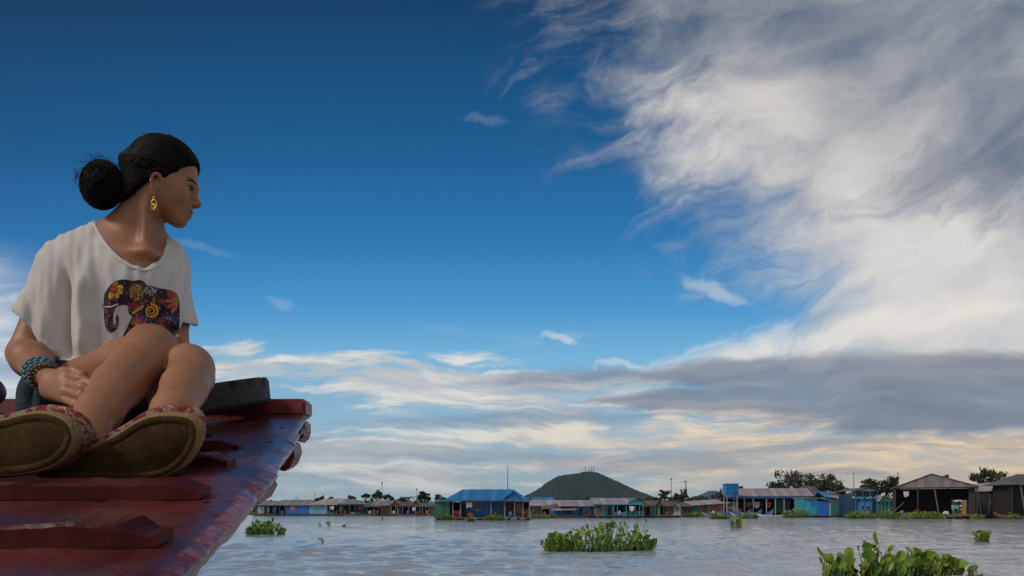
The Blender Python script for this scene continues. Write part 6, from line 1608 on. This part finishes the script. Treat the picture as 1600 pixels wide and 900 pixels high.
q = np.stack([vi[:-1, :-1], vi[1:, :-1], vi[1:, 1:], vi[:-1, 1:]], -1).reshape(-1, 4); q = q[(q >= 0).all(1)]
def print_fn(nt, co, base):
    at = nt.node('ShaderNodeAttribute', attribute_name='ink'); return (S(nt, at.outputs['Color']), nt.noise(co, 700, 2, .6))
PRINT = np_mesh('elephant_print', np.array([tuple(p) for p in pv]), q, mat('printed_ink', fn=print_fn, bump=.0008, rough=.75, spec=.25), SHIRT)
ia = PRINT.data.color_attributes.new('ink', 'FLOAT_COLOR', 'POINT'); ia.data.foreach_set('color', np.concatenate([np.array(pc_), np.ones((len(pc_), 1))], 1).astype(np.float32).ravel())
so_ = PRINT.modifiers.new('t', 'SOLIDIFY'); so_.thickness = .0006; so_.offset = -1

# ---- shorts
KF = Field((-1.22, 1.44, 1.34), (-0.70, 1.84, 1.62), 0.0036)
KF.add(group_([ell(P(160, 612, 1.675), (.165, .115, .108)), cap(hipR, lerp(hipR, knR, .12), .092, .090), cap(hipL, lerp(hipL, knL, .24), .090, .080), cap(lerp(hipL, knL, .2), lerp(hipL, knL, .55), .080, .066)], .03))
kv, kf = KF.mesh(); del KF
SHORTS = np_mesh('shorts', kv, kf, mat('dark_denim', (.018, .024, .036), .85, var=.45, scale=30, bump=.002), PERSON)
mb = MB()          # frayed pale cuff
pts = []; ax = (knR-hipR).normalized(); c = lerp(hipR, knR, .235); u0 = ax.orthogonal().normalized(); w0 = ax.cross(u0)
for k in range(25):
    a = 2*math.pi*k/24; pts.append(c+(u0*math.cos(a)+w0*math.sin(a))*(.0815+.002*math.sin(k*2.1)))
mb.tube(pts, .0055, 6); mb.build('cuff', mat('grey_denim', (.075, .10, .105), .9, var=.4, scale=60), SHORTS, smooth=True)

# ---- teal sash hanging at her hip
GF = Field((-1.20, 1.38, 1.36), (-0.98, 1.62, 1.60), 0.003)
GF.add(chain([P(62, 588, 1.50), P(50, 612, 1.49), P(46, 640, 1.485), P(46, 662, 1.48)], [.016, .020, .021, .022], .02)); GF.add(chain([P(72, 592, 1.48), P(66, 618, 1.47), P(62, 645, 1.465)], [.012, .014, .016], .01), .006)
gv, gf = GF.mesh(); del GF
np_mesh('sash', gv, gf, mat('dark_teal_cloth', (.007, .030, .048), .85, var=.5, scale=25, bump=.004), PERSON)

# ---- bracelets
turq = mat('turquoise_bead', (.014, .15, .21), .28, var=.5, scale=60); bbead = mat('brown_bead', (.09, .045, .022), .35, var=.5, scale=60)
ax = (wrR-elR).normalized(); u0 = ax.orthogonal().normalized(); w0 = ax.cross(u0)
for k, (t, r_, br_, m) in enumerate(((.86, 0.0285, .0054, turq), (.94, 0.0275, .0056, turq), (1.02, 0.0265, .0050, turq), (1.10, 0.0255, .0043, bbead))):
    mb = MB(); c = lerp(elR, wrR, t); nb_ = int(2*math.pi*r_/(br_*1.9)); tl = (ax+u0*.18*math.sin(k*2.3)).normalized(); uu = (u0-tl*u0.dot(tl)).normalized(); ww = tl.cross(uu)
    for i in range(nb_):
        a = 2*math.pi*i/nb_; mb.sphere(c+(uu*math.cos(a)+ww*math.sin(a))*r_, br_, 10, 7)
    mb.build('bracelet', m, PERSON, smooth=True)
mb = MB(); c = P(289, 556, 1.445); pts = []
for k in range(21):
    a = 2*math.pi*k/20; pts.append(c+Vector((.024*math.cos(a), .014*math.sin(a), .010*math.sin(a)+.002*math.cos(a))))
mb.tube(pts, .0038, 6); mb.build('white_band', mat('white_wristband', (.7, .68, .66), .5, var=.05), PERSON, smooth=True)

# ---- earring
gold = mat('gold', (.55, .33, .05), .28, .85, var=.25, scale=200)
e0 = hd(EX_, -.082, EZ_-.034); mb = MB(); pts = []
for k in range(13):
    a = 2*math.pi*k/12; pts.append(e0+Vector((0, .004*math.cos(a), -.004+.005*math.sin(a))))
mb.tube(pts, .0009, 5); EAR = mb.build('earring', gold, PERSON, smooth=True)
mb = MB(); c = e0+Vector((0, -.001, -.026)); pts = []
for k in range(21):
    a = 2*math.pi*k/20; pts.append(c+Vector((.0058*math.cos(a), 0, .0095*math.sin(a))))
mb.tube(pts, .0019, 6)
mb.sphere(c+Vector((0, 0, .0135)), .0034, 8, 6); mb.sphere(c+Vector((0, 0, -.003)), .0046, 9, 6, sy=.6); mb.sphere(c+Vector((0, 0, -.0135)), .0030, 8, 6, sz=1.5); mb.sphere(c+Vector((-.005, 0, -.011)), .0024, 7, 5); mb.sphere(c+Vector((.005, 0, -.011)), .0024, 7, 5)
mb.build('pendant', gold, EAR, smooth=True)

# ---- espadrilles: jute sole with dark rubber tread, woven red upper
def weave_fn(nt, co, base):
    x, y, z = nt.sep(co); p = nt.vec(x*1.0+z*.5, y*1.0, z*1.0-x*.4)
    n1 = nt.noise(p, 55, 3, .6, 1.2); n2 = nt.noise(p, 75, 3, .6, 1.0); n3 = nt.noise(co, 420, 2, .6)
    wv = nt.wave(nt.vec(x*1.0+z*1.1, y, z), 95, 3.0, 2, 2.0)
    c = nt.mix(nt.ss(n1, .46, .52), (.30, .030, .022), (.46, .38, .31)); c = nt.mix(nt.ss(n2, .60, .64), c, (.020, .022, .045)); c = nt.mix(nt.ss(wv, .80, .95)*.7, c, (.55, .14, .12))
    c = nt.mix(nt.ss(n3, .5, .7)*.35, c, (.10, .02, .02))
    return (c, wv*.5+n3*.5)
weave_m = mat('red_woven_cloth', fn=weave_fn, bump=.004, rough=.9, spec=.2)
def jute_fn(nt, co, base):
    x, y, z = nt.sep(co); wv = nt.wave(nt.vec(x+z*.35, y*.2, z*.5), 130, 5.0, 3, 3.0); n1 = nt.noise(co, 260, 3, .6)
    return (nt.mix(nt.ss(wv*.5+n1*.5, .3, .7), (.20, .132, .068), (.32, .22, .12)), wv*.2+n1*.8)
jute_m = mat('braided_jute', fn=jute_fn, bump=.0018, rough=.9, spec=.2)
def tread_fn(nt, co, base):
    n1 = nt.noise(co, 22, 5, .65); n2 = nt.noise(co, 160, 3, .6); n3 = nt.noise(co, 600, 2, .6)
    c = nt.mix(nt.ss(n1*.6+n2*.4, .40, .62), (.045, .031, .011), (.088, .053, .024)); c = nt.mix(nt.ss(n2*.5+n1*.5, .56, .70)*.25, c, (.15, .105, .06))
    return (c, n2*.5+n3*.5)
tread_m = mat('worn_brown_rubber', fn=tread_fn, bump=.0025, rough=.9, spec=.08)
def smooth_poly(pts, n_=96):
    pts = [Vector((a, b, 0)) for a, b in pts]; m = len(pts); out = []
    for i in range(m):
        p0, p1, p2, p3 = pts[i-1], pts[i], pts[(i+1) % m], pts[(i+2) % m]
        for k in range(6):
            t = k/6; out.append(.5*((2*p1)+(p2-p0)*t+(2*p0-5*p1+4*p2-p3)*t*t+(-p0+3*p1-3*p2+p3)*t**3))
    return out
def shoe(px_poly, Q, n, collar, label):
    n = Vector(n).normalized(); ring = []
    for q in smooth_poly(px_poly):
        d = P(q.x, q.y, 1.0)-CAM; t = (Q-CAM).dot(n)/d.dot(n); ring.append(CAM+d*t)
    m = len(ring); cen = sum(ring, Vector())/m
    nrm = []
    for i in range(m):
        t = (ring[(i+1) % m]-ring[i-1]).normalized(); o = t.cross(n); o = o if o.dot(ring[i]-cen) > 0 or True else -o; nrm.append(o.normalized())
    if sum(nrm[i].dot(ring[i]-cen) for i in range(m)) < 0: nrm = [-q for q in nrm]
    def off(i, out, back): return ring[i]+nrm[i]*out-n*back
    def loft(rings, close0=True, close1=False):
        mb = MB(); vs = [p for r_ in rings for p in r_]; k_ = len(rings)
        fs = [(j*m+i, j*m+(i+1) % m, (j+1)*m+(i+1) % m, (j+1)*m+i) for j in range(k_-1) for i in range(m)]
        mb.add(vs, fs)
        if close0: mb.f.append(tuple(range(m))[::-1]); mb.m.append(0)
        if close1: c = len(mb.v); b0 = (k_-1)*m; mb.v.append(tuple(sum(rings[-1], Vector())/m)); mb.f += [(b0+(i+1) % m, c, b0+i) for i in range(m)]; mb.m += [0]*m
        return mb
    sh = loft([[off(i, -.0030, .0) for i in range(m)], [off(i, .0, .0025) for i in range(m)], [off(i, .0012, .010) for i in range(m)], [off(i, .0002, .018) for i in range(m)], [off(i, -.004, .020) for i in range(m)]], True, True).build('shoe', jute_m, PERSON, smooth=True)
    tr = loft([[off(i, -.0145, -.0014) for i in range(m)], [off(i, -.0132, -.0005) for i in range(m)], [off(i, -.0122, -.0005) for i in range(m)], [off(i, -.0110, -.0018) for i in range(m)], [off(i, -.0040, -.0018) for i in range(m)], [off(i, -.0026, .000) for i in range(m)], [off(i, -.0028, .006) for i in range(m)]], True, True)
    tr.build('tread', tread_m, sh, smooth=True)
    col = Vector(collar); rs3 = []
    for back, out, mixc in ((.0165, -.002, 0), (.019, .0015, 0), (.028, .0035, 0), (.040, .0020, .03), (.052, -.002, .12), (.064, -.004, .30), (.074, -.006, .48), (.080, -.006, .58)):
        rr_ = []
        for i in range(m):
            kx = max(0, nrm[i].x); p = off(i, out+(.0060*max(0, nrm[i].z)-.0070*kx if .017 < back < .06 else 0), back); rr_.append(p.lerp(col-n*back if False else col, mixc))
        rs3.append(rr_)
    up = loft(rs3, True, False); up.build('upper', weave_m, sh, smooth=True)
    return sh
solL = [(309, 676), (306, 662), (296, 652), (280, 648), (255, 647), (232, 650), (210, 659), (188, 673), (165, 686), (140, 699), (112, 708), (84, 713), (62, 719), (52, 731), (56, 744), (74, 750.5), (120, 751.5), (180, 751.5), (232, 750), (262, 743), (284, 729), (299, 710), (307, 692)]
solR = [(114, 688), (111, 671), (101, 656), (84, 647), (60, 643), (30, 647), (0, 655), (-35, 662), (-72, 664), (-104, 666), (-128, 678), (-136, 700), (-126, 724), (-100, 738), (-60, 742), (-20, 744), (20, 743), (54, 738), (84, 727), (104, 710)]
shoe(solL, P(190, 700, .965), (-.06, -.95, -.29), P(222, 680, 1.055), 'left')
shoe(solR, P(60, 690, .930), (-.13, -.97, -.16), P(128, 678, 1.035), 'right')
